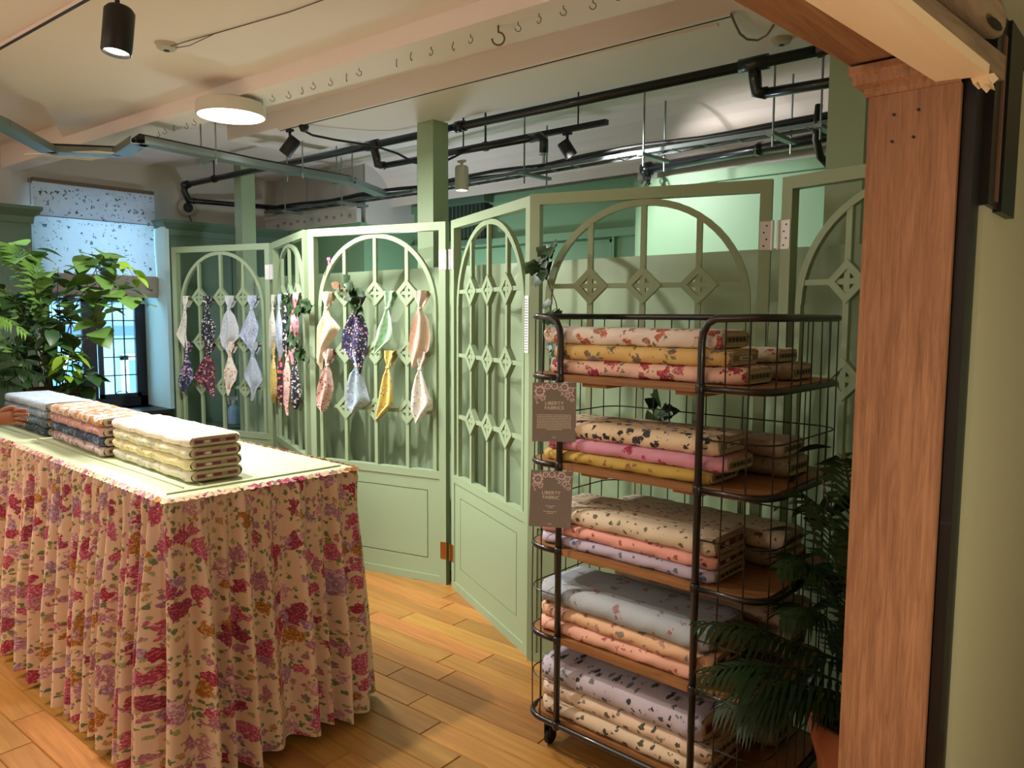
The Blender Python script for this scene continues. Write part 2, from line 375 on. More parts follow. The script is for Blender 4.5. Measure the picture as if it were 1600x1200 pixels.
# closing walls out of view
struct('wall_front', MB().box(-7.6,-3.7,0,3.5,-3.6,T), mat('cream_wall', '#C9BFAE', .8), 'cream wall behind the photographer')
struct('wall_side', MB().box(3.4,-3.6,0,3.5,6.2,T), mat('cream_wall', '#C9BFAE', .8), 'cream side wall behind the photographer')
struct('wall_far', MB().box(-7.6,6.1,0,3.5,6.2,T), mat('cream_wall', '#C9BFAE', .8), 'far wall behind back rooms')
struct('wall_right', MB().box(-.40,1.585,0,-.30,6.1,2.125).box(-.40,1.66,2.1,-.30,6.1,2.95), OLIVE, 'olive green wall beside the doorway')
struct('trim_9', MB().prism([(-.335,-3.6),(.8,-3.6),(.8,3.2),(-.30,3.2),(-.31,1.66),(-.322,.5)], 2.135, 2.2), OLIVE, 'olive green low soffit over the doorway')

# tall green posts
for k, (x, y, zt, lb) in enumerate(((-3.65,3.30,2.82,'square sage post rising behind the middle of the screen'),(-6.25,3.42,2.96,'slim sage post at the left end of the screen'),(-1.06,3.30,2.96,'square sage post beside the oak door post'))):
    wd = (.15, .12, .15)[k]
    struct('trim_%d' % (10+k), MB().box(x-wd,y,0,x,y+.13,zt), GREEN, lb)

# low boarded partition behind the screen
pt = thing('partition_board', 'sage painted head-high partition boards standing behind the screen', 'partition', (-3.5, 3.24, 0), world=True)
xs = [-5.93,-4.75,-3.55,-2.35,-1.30,.2]
for a, b in zip(xs[:-1], xs[1:]):
    MB().box(a+.0015, 3.215, 0, b-.0015, 3.245, 1.893).build('board', GREEN, pt)

# tall cabinets by the window
def cabinet(y0, y1, label, doors, cut_side):
    t = thing('tall_cabinet', label, 'cabinet', (-7.0, (y0+y1)/2, 0), world=True)
    MB().box(-7.19, y0, 0, -6.9, y1, 2.34).build('body', GREEN_DARK, t)
    prof = [(-6.9,2.30),(-6.885,2.30),(-6.88,2.35),(-6.86,2.37),(-6.83,2.405),(-6.83,2.43),(-7.19,2.43),(-7.19,2.30)]
    e0 = .07 if cut_side < 0 else 0; e1 = .07 if cut_side > 0 else 0
    m_ = MB(); n = len(prof); i = len(m_.v)
    for yy, e in ((y0, -e0/.07), (y1, e1/.07)):
        for (px, pz) in prof: m_.v.append(Vector((px, yy+e*(max(0, px+6.9) if px > -7 else (.07 if pz > 2.4 else 0)), pz)))
    m_.f += [tuple(range(n))[::-1], tuple(range(n, 2*n))]+[(k, (k+1)%n, n+(k+1)%n, n+k) for k in range(n)]
    m_.build('cornice', GREEN_DARK, t)
    wd = (y1-y0)/doors
    for k in range(doors):
        a = y0+k*wd+.01; b = a+wd-.02
        d = MB().box(-6.9,a,.1,-6.885,b,2.26).box(-6.885,a+.07,.2,-6.882,b-.07,2.16).build('door', GREEN_DARK, t)
        MB().lathe([(.0,0),(.008,.0),(.008,.015),(.015,.022),(.0,.03)], (-6.872, a+.04, 1.1), 8, Matrix.Rotation(pi/2, 3, 'Y')).build('knob', BRASS, d)
    return t
cabinet(.3, 1.985, 'tall green cabinet with cornice left of the window', 3, 1)
cabinet(3.06, 4.24, 'tall green cabinet with cornice right of the window', 2, -1)

# ------------------------------------------------------------------ window
NAVY = mat('window_iron', '#141A26', .4)
wn = bpy.data.objects.new('window_1', None); col.objects.link(wn); wn['_w'] = [-7.4, 2.5, .74]; wn.location = (-7.4, 2.5, .74); tag(wn, 'black leaded casement window with bright daylight behind', None, None, 'structure')
MB().box(-7.44,Y0,Z0,-7.36,Y0+.07,Z1).box(-7.44,Y1-.07,Z0,-7.36,Y1,Z1).box(-7.44,Y0,Z0,-7.36,Y1,Z0+.09).box(-7.44,Y0,Z1-.06,-7.36,Y1,Z1).box(-7.44,Y0,1.74,-7.36,Y1,1.82).box(-7.44,2.50,Z0,-7.35,2.59,1.8).build('window_frame', NAVY, wn)
gl = mat('window_glass', '#F4FAFF', .02, trans=1.0)
def casement(y0, y1, z0, z1, nx, nz):
    cs = MB().box(-7.37,y0,z0,-7.33,y0+.035,z1).box(-7.37,y1-.035,z0,-7.33,y1,z1).box(-7.37,y0,z0,-7.33,y1,z0+.035).box(-7.37,y0,z1-.035,-7.33,y1,z1).build('casement', NAVY, wn)
    a0, a1, b0, b1 = y0+.035, y1-.035, z0+.035, z1-.035
    for i in range(nx):
        for j in range(nz):
            ya = a0+(a1-a0)*i/nx; yb = a0+(a1-a0)*(i+1)/nx; za = b0+(b1-b0)*j/nz; zb = b0+(b1-b0)*(j+1)/nz
            MB().box(-7.352, ya+.004, za+.004, -7.349, yb-.004, zb-.004).build('pane', gl, cs)
    for i in range(1, nx): MB().box(-7.356,a0+(a1-a0)*i/nx-.005,b0,-7.345,a0+(a1-a0)*i/nx+.005,b1).build('leading', NAVY, cs)
    for j in range(1, nz): MB().box(-7.356,a0,b0+(b1-b0)*j/nz-.005,-7.345,a1,b0+(b1-b0)*j/nz+.005).build('leading', NAVY, cs)
    MB().tube([(-7.32, (a0+a1)/2+.05*cos(t), z0+.03+.018*sin(t)+.01) for t in [k*pi/6 for k in range(13)]], .004, 5).bar((-7.325,a0+.02,z0+.02),(-7.325,a1-.1,z0+.02),.012).build('window_stay', NAVY, cs)
casement(2.60, 2.955, .83, 1.735, 3, 5); casement(2.18, 2.50, .83, 1.735, 3, 5)
MB().box(-7.352,Y0+.07,1.82,-7.349,Y1-.07,Z1-.06).build('pane', gl, wn)
# facade across the street
st = thing('facade', 'pale stone building across the street seen through the window', 'building', (-11.5, 4, 0), world=True)
STONE = mat('pale_stone', '#76898F', .8); SLATE = mat('blue_slate', '#2F4460', .7)
MB().box(-12.2,-2,-6,-11.5,12,2.05).build('wall', STONE, st)
MB().box(-11.5,-2,1.28,-11.35,12,1.42).box(-11.5,-2,1.75,-11.42,12,1.80).build('string_course', SLATE, st)
for k in range(8):
    y = 1.2+k*1.05
    f_ = MB().box(-11.5,y,-.9,-11.42,y+.09,1.0).box(-11.5,y+.55,-.9,-11.42,y+.64,1.0).box(-11.5,y,.93,-11.42,y+.64,1.02).box(-11.5,y,-.9,-11.42,y+.64,-.8).box(-11.5,y+.3,-.9,-11.44,y+.34,1.0).box(-11.5,y,.05,-11.44,y+.64,.10).build('window', mat('white_sash', '#A9B6BA', .5), st)
    MB().box(-11.505,y+.09,-.8,-11.49,y+.55,.93).build('pane', mat('sash_glass', '#4B6C78', .2), f_)

# roman blind
PRB = floral('blind_print', '#DDE6EE', [(22, .24, .6, ['#5E7884','#4A6A66','#7F98B0'], .8), (40, .2, .4, ['#8FA7B5','#7F97A0'], .5)], translucent=.30)
bl = thing('roman_blind', 'half-lowered pale roman blind with small blue sprig print', 'blind', (-7.08, 2.58, 2.68), world=True)
by0, by1 = 2.06, 3.02
MB().grid(lambda u, v: (-7.09+.012*sin(v*9)+.004*sin(u*14), by0+(by1-by0)*u, 2.66-.82*v), 24, 20).build('panel', PRB, bl, True)
MB().grid(lambda u, v: (-7.075+.02*sin(v*pi)+.004*sin(u*9), by0+(by1-by0)*u, 2.665-.53*v) if v < .5 else (-7.072-.004*v, by0+(by1-by0)*u, 2.40-.02*(v-.5)), 6, 6).build('upper_fold', PRB, bl, True)
MB().box(-7.066,by0,2.385,-7.060,by1,2.392).build('seam', mat('seam_grey', '#7F8C98', .8), bl)
MB().box(-7.12,by0,1.77,-7.05,by1,1.93).box(-7.11,by0,1.74,-7.06,by1,1.77).build('gathered_hem', floral('blind_hem', '#A7A39B', [(11,.22,.7,['#6B706C','#7B8078'],.5)]), bl)
MB().box(-7.19,by0,2.66,-7.06,by1,2.69).build('head_rail', mat('rail_brown', '#6B5A4B', .6), bl)
MB().tube([(-7.10,by0-.012,2.68),(-7.10,by0-.012,2.48),(-7.10,by0-.012,2.46)], .005, 6).build('pull_cord', mat('cord_grey', '#9A9A94', .7), bl)
MB().lathe([(.008,0),(.013,.01),(.013,.06),(.006,.07)], (-7.10,by0-.012,2.40), 10).build('cord_weight', mat('white_plastic', '#E9EEEE', .4), bl)

# ------------------------------------------------------------------ doorway timbers
pst = thing('oak_post', 'oak-faced door post with moulded cap at right of the cart', 'post', (-.40, 1.54, 0), world=True)
MB().box(-.477, 1.500, 0, -.328, 1.52, 2.0).build('oak_face', OAK, pst)
MB().box(-.470, 1.520, 0, -.322, 1.60, 2.03).box(-.325,1.512,0,-.306,1.575,2.03).build('dark_side', TIMBER_BLK, pst)
m_ = MB(); prof = [(0,2.0),(.004,2.0),(.008,2.008),(.008,2.014),(.022,2.020),(.024,2.034),(.030,2.040),(.030,2.052),(0,2.056)]
i = 0; n = len(prof)
m_.v = [Vector((-.477-d, 1.5-d, z)) for d, z in prof]+[Vector((-.328, 1.5-d, z)) for d, z in prof]+[Vector((-.477-d, 1.6, z)) for d, z in prof]
for k in range(n-1): m_.f += [(k, k+1, n+k+1, n+k)[::-1], (k, k+1, 2*n+k+1, 2*n+k)]
m_.f += [tuple(range(n, 2*n))]
m_.build('moulded_cap', OAK, pst)
nl = MB().lathe([(0,0),(.0025,0),(.0025,.002),(0,.002)], n=8, M=Matrix.Rotation(pi/2,3,'X')).mesh('nail_hole', DARKM)
for (x, z) in ((-.432,1.962),(-.392,1.964),(-.433,1.915),(-.398,1.918)):
    o = bpy.data.objects.new('nail_hole', nl); col.objects.link(o); o.parent = pst; o.location = Vector((x,1.4995,z))-Vector((-.40,1.54,0))
lb = thing('door_lintel', 'oak and pine door lintel resting on the oak post', 'lintel', (-.45, 1.0, 2.05), world=True)
def beam(pts0, z0, z1, name, mt):   # pts0: four plan corners
    MB().prism(pts0, z0, z1).build(name, mt, lb)
# edges as x(y) along the slightly skewed lintel: (x at y0, y0, slope)
def ed(e, y): return e[0]+(y-e[1])*e[2]
def strip(ea, eb, y1a, y1b, z0, z1, name, mt): beam([(ed(ea,y1a),y1a),(ed(ea,-1.2),-1.2),(ed(eb,-1.2),-1.2),(ed(eb,y1b),y1b)], z0, z1, name, mt)
strip((-.505,1.515,.066),(-.36,1.515,.07),1.515,1.60,2.058,2.20,'oak_beam',OAK_Y)
strip((-.348,1.418,.078),(-.3135,1.428,.063),1.418,1.425,1.985,2.003,'pine_strip',PINE_Y)
strip((-.3125,1.428,.063),(-.275,1.43,.067),1.425,1.432,1.984,2.001,'pine_strip',PINE_Y)
strip((-.345,1.5,.08),(-.288,1.5,.088),1.585,1.585,2.012,2.052,'dark_batten',OLDWOOD)
MB().prism_xz([(-.300,1.984),(-.296,1.974),(-.290,1.977),(-.284,1.966),(-.279,1.972),(-.272,1.968),(-.275,1.979),(-.268,1.986)], 1.43, 1.47).build('splintered_end', PINE_Y, lb)
ot = thing('old_joist', 'knotty weathered joist with rounded end beside the lintel', 'beam', (-.3, 1.0, 2.1), world=True)
m_ = MB()
def joist(u, v):
    y = -1.2+2.75*u; t = 2*pi*v; e = 1 if u < .97 else max(.15, 1-((u-.97)/.03)**2*.8)
    return (-.293+(y-1.5)*.06+.032*cos(t)*e+.003*sin(y*7+t*2), y, 2.090+.035*sin(t)*e+.003*sin(y*5+t*3))
m_.grid(joist, 60, 14); m_.f.append(tuple(60*15+k for k in range(14))); m_.build('joist', OLDWOOD, ot, True)
MB().lathe([(0,0),(.012,.001),(.008,.004),(0,.005)], (-.268,1.42,2.056), 9, Matrix.Diagonal((.6,3.4,1))).build('knot', mat('knot_dark','#2C2A1E',.8), ot)
br = thing('corner_bracket', 'black timber corner block under the joist against olive wall', 'bracket', (-.3, 1.68, 1.9), world=True)
MB().box(-.345,1.575,1.80,-.292,1.70,2.14).build('block', TIMBER_BLK, br)
MB().prism([(-.32,1.66),(-.286,1.66),(-.286,1.79),(-.32,1.79)],1.795,2.14).build('side_block', TIMBER_BLK, br)
MB().box(-.292,1.625,1.81,-.288,1.64,2.1).build('worn_edge', mat('worn_edge','#6B4A33',.6), br)

# ------------------------------------------------------------------ folding screen
W, H = 1.015, 2.132; DZ = .231; Z = (1.729, 1.375, 1.024); ZO = .68
def panel_meshes():
    out = []
    fr_ = MB().box(0,0,0,.045,.045,H).box(W-.045,0,0,W,.045,H).box(.045,0,H-.047,W-.045,.045,H).box(.045,0,ZO-.045,W-.045,.045,ZO).box(.045,0,0,W-.045,.045,.046)
    out.append(('frame', fr_.mesh('screen_panel', GREEN)))
    lp = MB(); a, b, c, d, g = .135, W-.135, .15, .555, .006
    y0 = .006
    lp.box(.045,y0,.046,a-g,.038,ZO-.045).box(b+g,y0,.046,W-.045,.038,ZO-.045).box(a-g,y0,.046,b+g,.038,c-g).box(a-g,y0,d+g,b+g,.038,ZO-.045).box(a,y0,c,b,.038,d).box(a-g,.016,c-g,b+g,.03,d+g)
    out.append(('lower_panel', lp.mesh('lower_panel', GREEN)))
    # arch with straight legs
    Rr = .438; zc = 1.648; ar = MB(); pts_o = []; pts_i = []
    for k in range(29):
        t = pi*k/28; pts_o.append((W/2-Rr*cos(t), zc+Rr*sin(t))); pts_i.append((W/2-(Rr-.027)*cos(t), zc+(Rr-.027)*sin(t)))
    for k in range(28): ar.prism_xz([pts_i[k], pts_i[k+1], pts_o[k+1], pts_o[k]][::-1], .008, .032)
    ar.box(W/2-Rr,.008,ZO,W/2-Rr+.024,.032,zc).box(W/2+Rr-.024,.008,ZO,W/2+Rr,.032,zc)
    out.append(('arch', ar.mesh('arch', GREEN)))
    for k in (-1, 0, 1):
        x = W/2+k*DZ; zt = zc+math.sqrt((Rr-.015)**2-(k*DZ)**2)
        mm = MB().box(x-.0115,.010,ZO,x+.0115,.030,zt)
        out.append(('mullion', mm.mesh('mullion', GREEN)))
    for z in Z:
        x0_ = W/2-Rr+.012 if z < 1.7 else W/2-math.sqrt(Rr**2-(z-zc)**2)+.01
        mm = MB().box(x0_,.0105,z-.0105,W-x0_,.0295,z+.0105)
        out.append(('rail', mm.mesh('rail', GREEN)))
    dm = MB(); r, h, c = .080, .044, .010
    O = [(r,0),(0,r),(-r,0),(0,-r)]; I = [(h,0),(0,h),(-h,0),(0,-h)]
    for k in range(4): dm.prism_xz([I[k], I[(k+1)%4], O[(k+1)%4], O[k]], .006, .034)
    dme = dm.mesh('diamond', GREEN)
    return out, dme
PM, DME = panel_meshes()
scr = thing('folding_screen', 'six-fold sage green folding screen with arched lattice openings', 'screen', (-3.2, 2.85, 0))
PAN = [(-6.206,2.775,17.3),(-5.203,3.078,-19.6),(-4.213,2.747,15.4),(-3.189,3.017,-23.1),(-2.229,2.589,18.0),(-1.225,2.903,-13.0)]
PT = []
for (x, y, a) in PAN:
    fr_ = None
    for nm, me in PM:
        o = bpy.data.objects.new('screen_panel' if nm == 'frame' else nm, me); col.objects.link(o)
        if nm == 'frame': fr_ = o; o.parent = scr; o.location = (x+3.2, y-2.85, 0); o.rotation_euler = (0, 0, radians(a))
        else: o.parent = fr_
    for z in Z:
        for k in (-1, 0, 1):
            o = bpy.data.objects.new('diamond', DME); col.objects.link(o); o.parent = fr_; o.location = (W/2+k*DZ, 0, z)
    PT.append((Matrix.Translation((x, y, 0)) @ Matrix.Rotation(radians(a), 4, 'Z'), fr_))
def on(p, x, y, z): return PT[p-1][0] @ Vector((x, y, z))
# hinges: leaf plates with screws and a barrel, on the front of each joint
def hinge(p, side, z, mt, s=1.0, lab=None):
    x = W if side else 0; sg = -1 if side else 1
    m_ = MB().box(x, -.003, z-.05*s, x+sg*.038*s, .0, z+.05*s).tube([(x-sg*.006,-.006,z-.052*s),(x-sg*.006,-.006,z+.052*s)], .006, 8)
    o = m_.build('hinge', mt, PT[p-1][1]); 
    for k in range(4): MB().lathe([(0,0),(.003,0),(.003,.0015),(0,.0015)], (x+sg*(.016+.010*(k%2))*s,-.003,z+(-.038+.025*k)*s), 6, Matrix.Rotation(pi/2,3,'X')).build('screw', DARKM, o) if False else None
    if lab: o['label'] = lab
    return o
for p, sides in ((1,(1,)),(2,(0,1)),(3,(0,1)),(4,(0,1)),(5,(0,1)),(6,(0,))):
    for sd in sides:
        if (p, sd) in ((1,1),(3,1),(4,0),(5,1),(6,0),(2,0)):
            hinge(p, sd, 1.915, CHROME, 1.1, 'silver hinge leaf'); hinge(p, sd, .21, BRASS, 1.0, 'brass hinge leaf')
for p, x in ((5, W-.022), (6, .020)):
    for k in range(4): MB().lathe([(0,0),(.0035,0),(.003,.002),(0,.002)], (x+(.006 if k%2 else -.004), -.003, 1.875+.026*k), 8, Matrix.Rotation(pi/2,3,'X')).build('screw', DARKM, PT[p-1][1])
# paper strip taped on the fourth panel's right stile
nt_ = thing('paper_strip', 'narrow white paper strip with printed lines taped on screen edge', 'sign', tuple(on(4, W-.023, -.002, 1.56)), radians(-23.1))
MB().box(-.02,-.001,-.13,.02,.0,.13).build('paper', mat('paper_white','#E8EDF0',.7), nt_)
m_ = MB()
for k in range(20): m_.box(-.016,-.0016,-.118+k*.012,.016*R(.5,1),-.001,-.114+k*.012)
tag(m_.build('printed_lines', mat('ink_grey','#7A8494',.8), nt_), kind='stuff')

# ------------------------------------------------------------------ tied scarves
def scarf(p, bay, z, prof, mt, label, lean=0):
    """prof = list of (drop, left, right) in metres from knot centre line"""
    x = (.165, .397, .628, .858)[bay]
    t = thing('tied_scarf', label, 'scarf', tuple(on(p, x, .0, z)), radians(PAN[p-1][2]), 'scarves knotted on the screen')
    n = 12; m_ = MB(); ph = R(0, 6)
    P = [(-.012,-.036,.036),(.03,-.034,.034),(.06,-.017,.017),(.085,-.010,.010),(.105,-.016,.016)]+prof
    # densify
    Q = []
    for a, b in zip(P[:-1], P[1:]):
        k = max(1, int((b[0]-a[0])/.022))
        for i in range(k): s_ = i/k; Q.append(tuple(a[j]*(1-s_)+b[j]*s_ for j in range(3)))
    Q.append(P[-1]); L = len(Q)-1
    def fn(u, v):
        d, l, r = Q[int(round(v*L))]; q = u
        amp = min(.018, (r-l)*.16)
        return (l+(r-l)*q, -.020-.010*min(1, d/.1)-amp*sin(q*pi*3+ph+d*4)-.012*sin(q*pi), -d)
    m_.grid(fn, n, L)
    # loop of cloth over the rail, back down behind
    m_.grid(lambda u, v: (-.034+.068*u, .012-.034*cos(pi*v)*1.0+.002*sin(u*20), .012*sin(pi*v)+.0), 6, 6)
    m_.grid(lambda u, v: ((-.034+.068*u)*(1-v*.5), .044-.045*v, -.08*v), 6, 4)
    m_.build('cloth', mt, t, True)
    kn = MB(); kn.lathe([(.0,-.012),(.012,-.010),(.017,0),(.013,.009),(0,.012)], (0,-.030,-.092), 10, Matrix.Diagonal((1,.8,1)))
    kn.build('knot', mt, t, True)
    return t
def sc(base, ly): return floral('scarf_'+base.strip('#'), base, ly)
sx3, sz3, sx1, sz1 = .00466, .00398, .00666, .00485
def prof3(pts): return [(.092+dz*sz3, l*sx3, r*sx3) for dz, l, r in pts]
def prof1(pts): return [(.092+dz*sz1, l*sx1, r*sx1) for dz, l, r in pts]
F_CREAM = floral('sc_cream','#EAD9BC',[(102,.3,0.53,['#C9A98C','#D8B9A0','#BFA988'])])
F_NAVYP = floral('sc_navy_pink','#232B48',[(81.6,.44,0.89,['#D98FA0','#E9E3E6','#8A5F8F','#3A4C86'])])
F_MINT = floral('sc_mint','#A9D3AE',[(51,.4,0.73,['#C9E6C8','#8CBF98'])])
F_PEACH = floral('sc_peach','#E2C4B0',[(68,.3,0.53,['#D99E80','#EFD2BC'])])
F_PINKR = floral('sc_pinkred','#E0BFB6',[(71.4,.4,0.63,['#B8404A','#8C6468','#F1D6CC'])])
F_BLUEG = floral('sc_bluegrey','#9FB2C0',[(57.8,.42,0.84,['#C3CFD8','#7F94A8','#A9B8B4'])])
F_YEL = floral('sc_yellow','#DCC56E',[(78.2,.36,0.63,['#8B8FA8','#F0EAD8','#7F8A60'])])
F_WY = floral('sc_white_yellow','#E9E6DC',[(64.6,.36,0.53,['#E0BE48','#9AA0C8','#C9C8B8'])])
F_WS = floral('sc_white_sprig','#DAD9CC',[(74.8,.28,0.63,['#7E8C72','#A9A87C','#8F96A8'])])
F_NAVYW = floral('sc_navy_white','#1E2436',[(68,.4,0.73,['#E6E3DC','#8F98A8','#D8D2C2'])])
F_PALEB = floral('sc_pale_blue','#C6CCD4',[(68,.3,0.53,['#9AA9C4','#D6C9A8','#E8E8E8'])])
F_BLUES = floral('sc_blue_speck','#B9C6DE',[(93.5,.32,0.73,['#5E72A8','#8A9CCB','#E6EAF2'])])
F_MULTI = floral('sc_navy_multi','#27304A',[(51,.48,0.95,['#8FA6C4','#B98FC0','#E3A48F','#4C6A88','#C9B6DE'])])
F_MAROON = floral('sc_maroon_multi','#4A2436',[(57.8,.46,0.95,['#C46A4C','#9C4A62','#E0A6A6','#6A3050'])])
F_WO = floral('sc_white_orange','#E6E0D4',[(51,.4,0.63,['#D98A5C','#A8B08A','#CFA08A'])])
F_GREYB = floral('sc_grey_blue','#AEBCCC',[(51,.35,0.53,['#94A6BC','#C9D2DC'])])
F_PINK = floral('sc_pink','#EFB9C6',[(44.2,.42,0.63,['#E06A94','#F6DDE2','#C9486E'])])
F_ORNG = floral('sc_orange_dark','#3A2C3C',[(44.2,.48,0.95,['#E8703C','#F0A070','#E85C80','#5A2C40'])])
F_DOT = floral('sc_navy_bloom','#1B2234',[(40.8,.42,0.63,['#F0EDE4','#C9CFC0'])])
for a in (
 (3,0,Z[0],prof3([(12,-5,6),(30,-13,20),(44,-14,12),(62,-16,-2),(85,-18,-8),(96,-9,-8)]),F_CREAM,'cream scarf at upper left of the widest left-hand lattice panel'),
 (3,1,Z[0],prof3([(14,-10,10),(36,-20,17),(60,-22,14),(76,-10,10),(95,2,8),(100,5,6)]),F_NAVYP,'navy scarf speckled with pink and white, right below the ivy'),
 (3,2,Z[0],prof3([(14,-9,7),(32,-18,10),(46,-20,8),(58,-22,-6),(70,-22,-20)]),F_MINT,'mint green scarf in the upper scarf row'),
 (3,3,Z[0],prof3([(14,-8,10),(40,-14,14),(60,-17,12),(72,-15,4),(88,-12,-10)]),F_PEACH,'plain peach scarf nearest the middle hinge, upper row'),
 (3,0,Z[1],prof3([(12,-8,6),(36,-15,8),(54,-18,2),(64,-18,0),(74,-12,-6)]),F_PINKR,'pale pink scarf with red roses, lower left of its panel'),
 (3,1,Z[1],prof3([(12,-10,8),(36,-16,13),(52,-17,18),(62,-16,8),(74,-9,-8)]),F_BLUEG,'blue-grey scarf with large faint blooms, lower row'),
 (3,2,Z[1],prof3([(12,-8,6),(34,-13,8),(56,-16,8),(66,-18,-4),(82,-20,-19)]),F_YEL,'bright yellow scarf with grey flowers beside the white-and-yellow one'),
 (3,3,Z[1],prof3([(12,-8,6),(34,-13,13),(50,-14,19),(62,-13,10),(80,-7,-5)]),F_WY,'white scarf with yellow and lilac print, nearest middle hinge'),
 (1,0,Z[0],prof1([(12,-4,4),(30,-11,4),(42,-17,3),(54,-10,4),(68,1,2)]),F_WS,'off-white sprigged scarf at top left of the farthest panel'),
 (1,1,Z[0],prof1([(10,-5,5),(30,-8,13),(46,-9,10),(60,-4,8),(78,3,4)]),F_NAVYW,'dark navy and white scarf in the farthest panel'),
 (1,2,Z[0],prof1([(10,-6,7),(30,-11,13),(44,-14,14),(58,-12,2),(76,0,1)]),F_PALEB,'pale blue-white scarf, third along the farthest panel top row'),
 (1,3,Z[0],prof1([(10,-5,4),(28,-13,9),(42,-19,7),(52,-12,4),(62,-6,-4)]),F_BLUES,'light blue speckled scarf at top right of the farthest panel'),
 (1,0,Z[1],prof1([(8,-5,5),(26,-10,11),(42,-17,12),(54,-18,4),(66,-8,-5)]),F_MULTI,'navy, blue and lilac floral scarf at bottom left of the farthest panel'),
 (1,1,Z[1],prof1([(10,-7,6),(28,-16,8),(40,-22,7),(52,-8,8),(70,6,8)]),F_MAROON,'maroon scarf with orange and pink blooms in the farthest panel'),
 (1,2,Z[1],prof1([(10,-5,5),(26,-11,12),(40,-12,10),(52,-9,2),(66,-5,-3)]),F_WO,'white scarf with orange blossom, lower row of the farthest panel'),
 (1,3,Z[1],prof1([(10,-4,5),(30,-12,11),(38,-11,13),(52,-4,5),(72,-4,-1)]),F_GREYB,'plain pale grey-blue scarf at bottom right of the farthest panel'),
 (2,0,Z[0],[(.18,-.06,.05),(.28,-.09,.07),(.36,-.10,.02),(.43,-.07,-.05)],F_WS,'white sprigged scarf first on the narrow turned panel'),
 (2,1,Z[0],[(.18,-.05,.05),(.30,-.07,.08),(.38,-.05,.04),(.44,-.01,.01)],F_BLUES,'pale blue scarf second on the narrow turned panel'),
 (2,2,Z[0],[(.18,-.06,.06),(.28,-.08,.07),(.36,-.06,.05),(.42,-.02,.0)],F_DOT,'navy scarf with white blooms on the narrow turned panel'),
 (2,3,Z[0],[(.18,-.07,.05),(.28,-.09,.06),(.38,-.09,.02),(.46,-.06,-.04)],F_PINK,'pink scarf with magenta blooms near the ivy'),
 (2,0,Z[1],[(.16,-.05,.05),(.28,-.07,.05),(.36,-.08,.03),(.44,-.08,-.05)],F_YEL,'mustard yellow scarf at lower left of the narrow turned panel'),
 (2,1,Z[1],[(.16,-.05,.05),(.28,-.06,.06),(.36,-.05,.05),(.42,-.02,.02)],F_ORNG,'dark scarf with orange and pink blooms on the turned panel'),
 (2,2,Z[1],[(.16,-.06,.05),(.28,-.08,.06),(.38,-.08,.03),(.47,-.02,.0)],F_PINKR,'soft pink scarf hanging lowest on the narrow turned panel'),
 (2,3,Z[1],[(.16,-.05,.06),(.28,-.07,.07),(.34,-.07,.05),(.40,-.03,.01)],F_NAVYW,'navy and white scarf beside the post edge, turned panel'),
): scarf(*a)

# ------------------------------------------------------------------ foliage helpers
LEAF = mat('leaf_green','#6A9448',.4,var=.35,vs=9); LEAFD = mat('leaf_dark','#35592C',.4,var=.3,vs=9); LEAFB = mat('leaf_bright','#8FB53C',.45,var=.2,vs=8)
LEAFB2 = mat('ivy_green','#26441F',.45,var=.3,vs=30); STEM = mat('stem_brown','#6B4E34',.7); SOIL = mat('moss','#5E5632',.95,bump=.8,bs=40)
PALMG = mat('palm_green','#75A048',.42,var=.3,vs=6); PALMD = mat('palm_shade','#20381A',.42,var=.3,vs=6)  # palm_shade: darker green that puts the fronds' shade into the colour
def leaf_mesh(name, L, Wd, mt, fold=.15, droop=.2, lobes=None):
    m_ = MB(); K = 6; rows = []
    for k in range(K+1):
        t = k/K; wv = sin(pi*t**.8)*Wd/2 if not lobes else lobes[k]*Wd/2
        z = -droop*L*t*t; rows.append((t*L, wv, z))
    for (x, wv, z) in rows: m_.v += [Vector((x,-wv,z+wv*fold)), Vector((x,0,z)), Vector((x,wv,z+wv*fold))]
    for k in range(K):
        for j in (0, 1): q = k*3+j; m_.f.append((q, q+3, q+4, q+1))
    return m_.mesh(name, mt, True)
def place_leaf(me, parent, pos, d, up=(0,0,1), s=1, name='leaf'):
    d = Vector(d).normalized(); up = Vector(up); y = up.cross(d)
    y = y.normalized() if y.length > .01 else Vector((0,1,0)); z = d.cross(y)
    M = Matrix((d, y, z)).transposed().to_4x4(); M.translation = Vector(pos)
    o = bpy.data.objects.new(name, me); col.objects.link(o); o.parent = parent; o.matrix_local = M @ Matrix.Scale(s, 4); return o
IVY = leaf_mesh('leaf', .055, .055, LEAFB2, .2, .25, [.25,.95,.7,1.0,.55,.35,.0])
def ivy(label, pts, n, loc, s=1.0, flowers=None):
    t = thing('ivy_sprig', label, 'ivy', loc)
    P = [Vector(p)-Vector(loc) for p in pts]
    MB().tube(P, .0025, 5).build('stem', STEM, t)
    for k in range(n):
        q = R(0, len(P)-1.001); i_ = int(q); a = P[i_].lerp(P[i_+1], q-i_)
        place_leaf(IVY, t, a+Vector((R(-.02,.02),R(-.03,0),R(-.02,.02))), (R(-1,1),R(-1,.1),R(-1,.7)), (R(-.3,.3),-1,.5), s*R(.7,1.25))
    if flowers:
        fm = MB()
        for k in range(5): fm.lathe([(0,0),(.012,.004),(.016,.012),(0,.006)], (.017*cos(k*1.257),0,.017*sin(k*1.257)), 6, Matrix.Rotation(pi/2,3,'X'))
        fme = fm.mesh('flower', mat('pink_petal', flowers, .6))
        for k in range(4):
            o = bpy.data.objects.new('flower', fme); col.objects.link(o); o.parent = t; o.location = P[-1]+Vector((R(-.03,.03),-.01,R(-.03,.02))); o.scale = (.35,.35,.35)
    return t
A = lambda p,x,y,z: tuple(on(p,x,y,z))
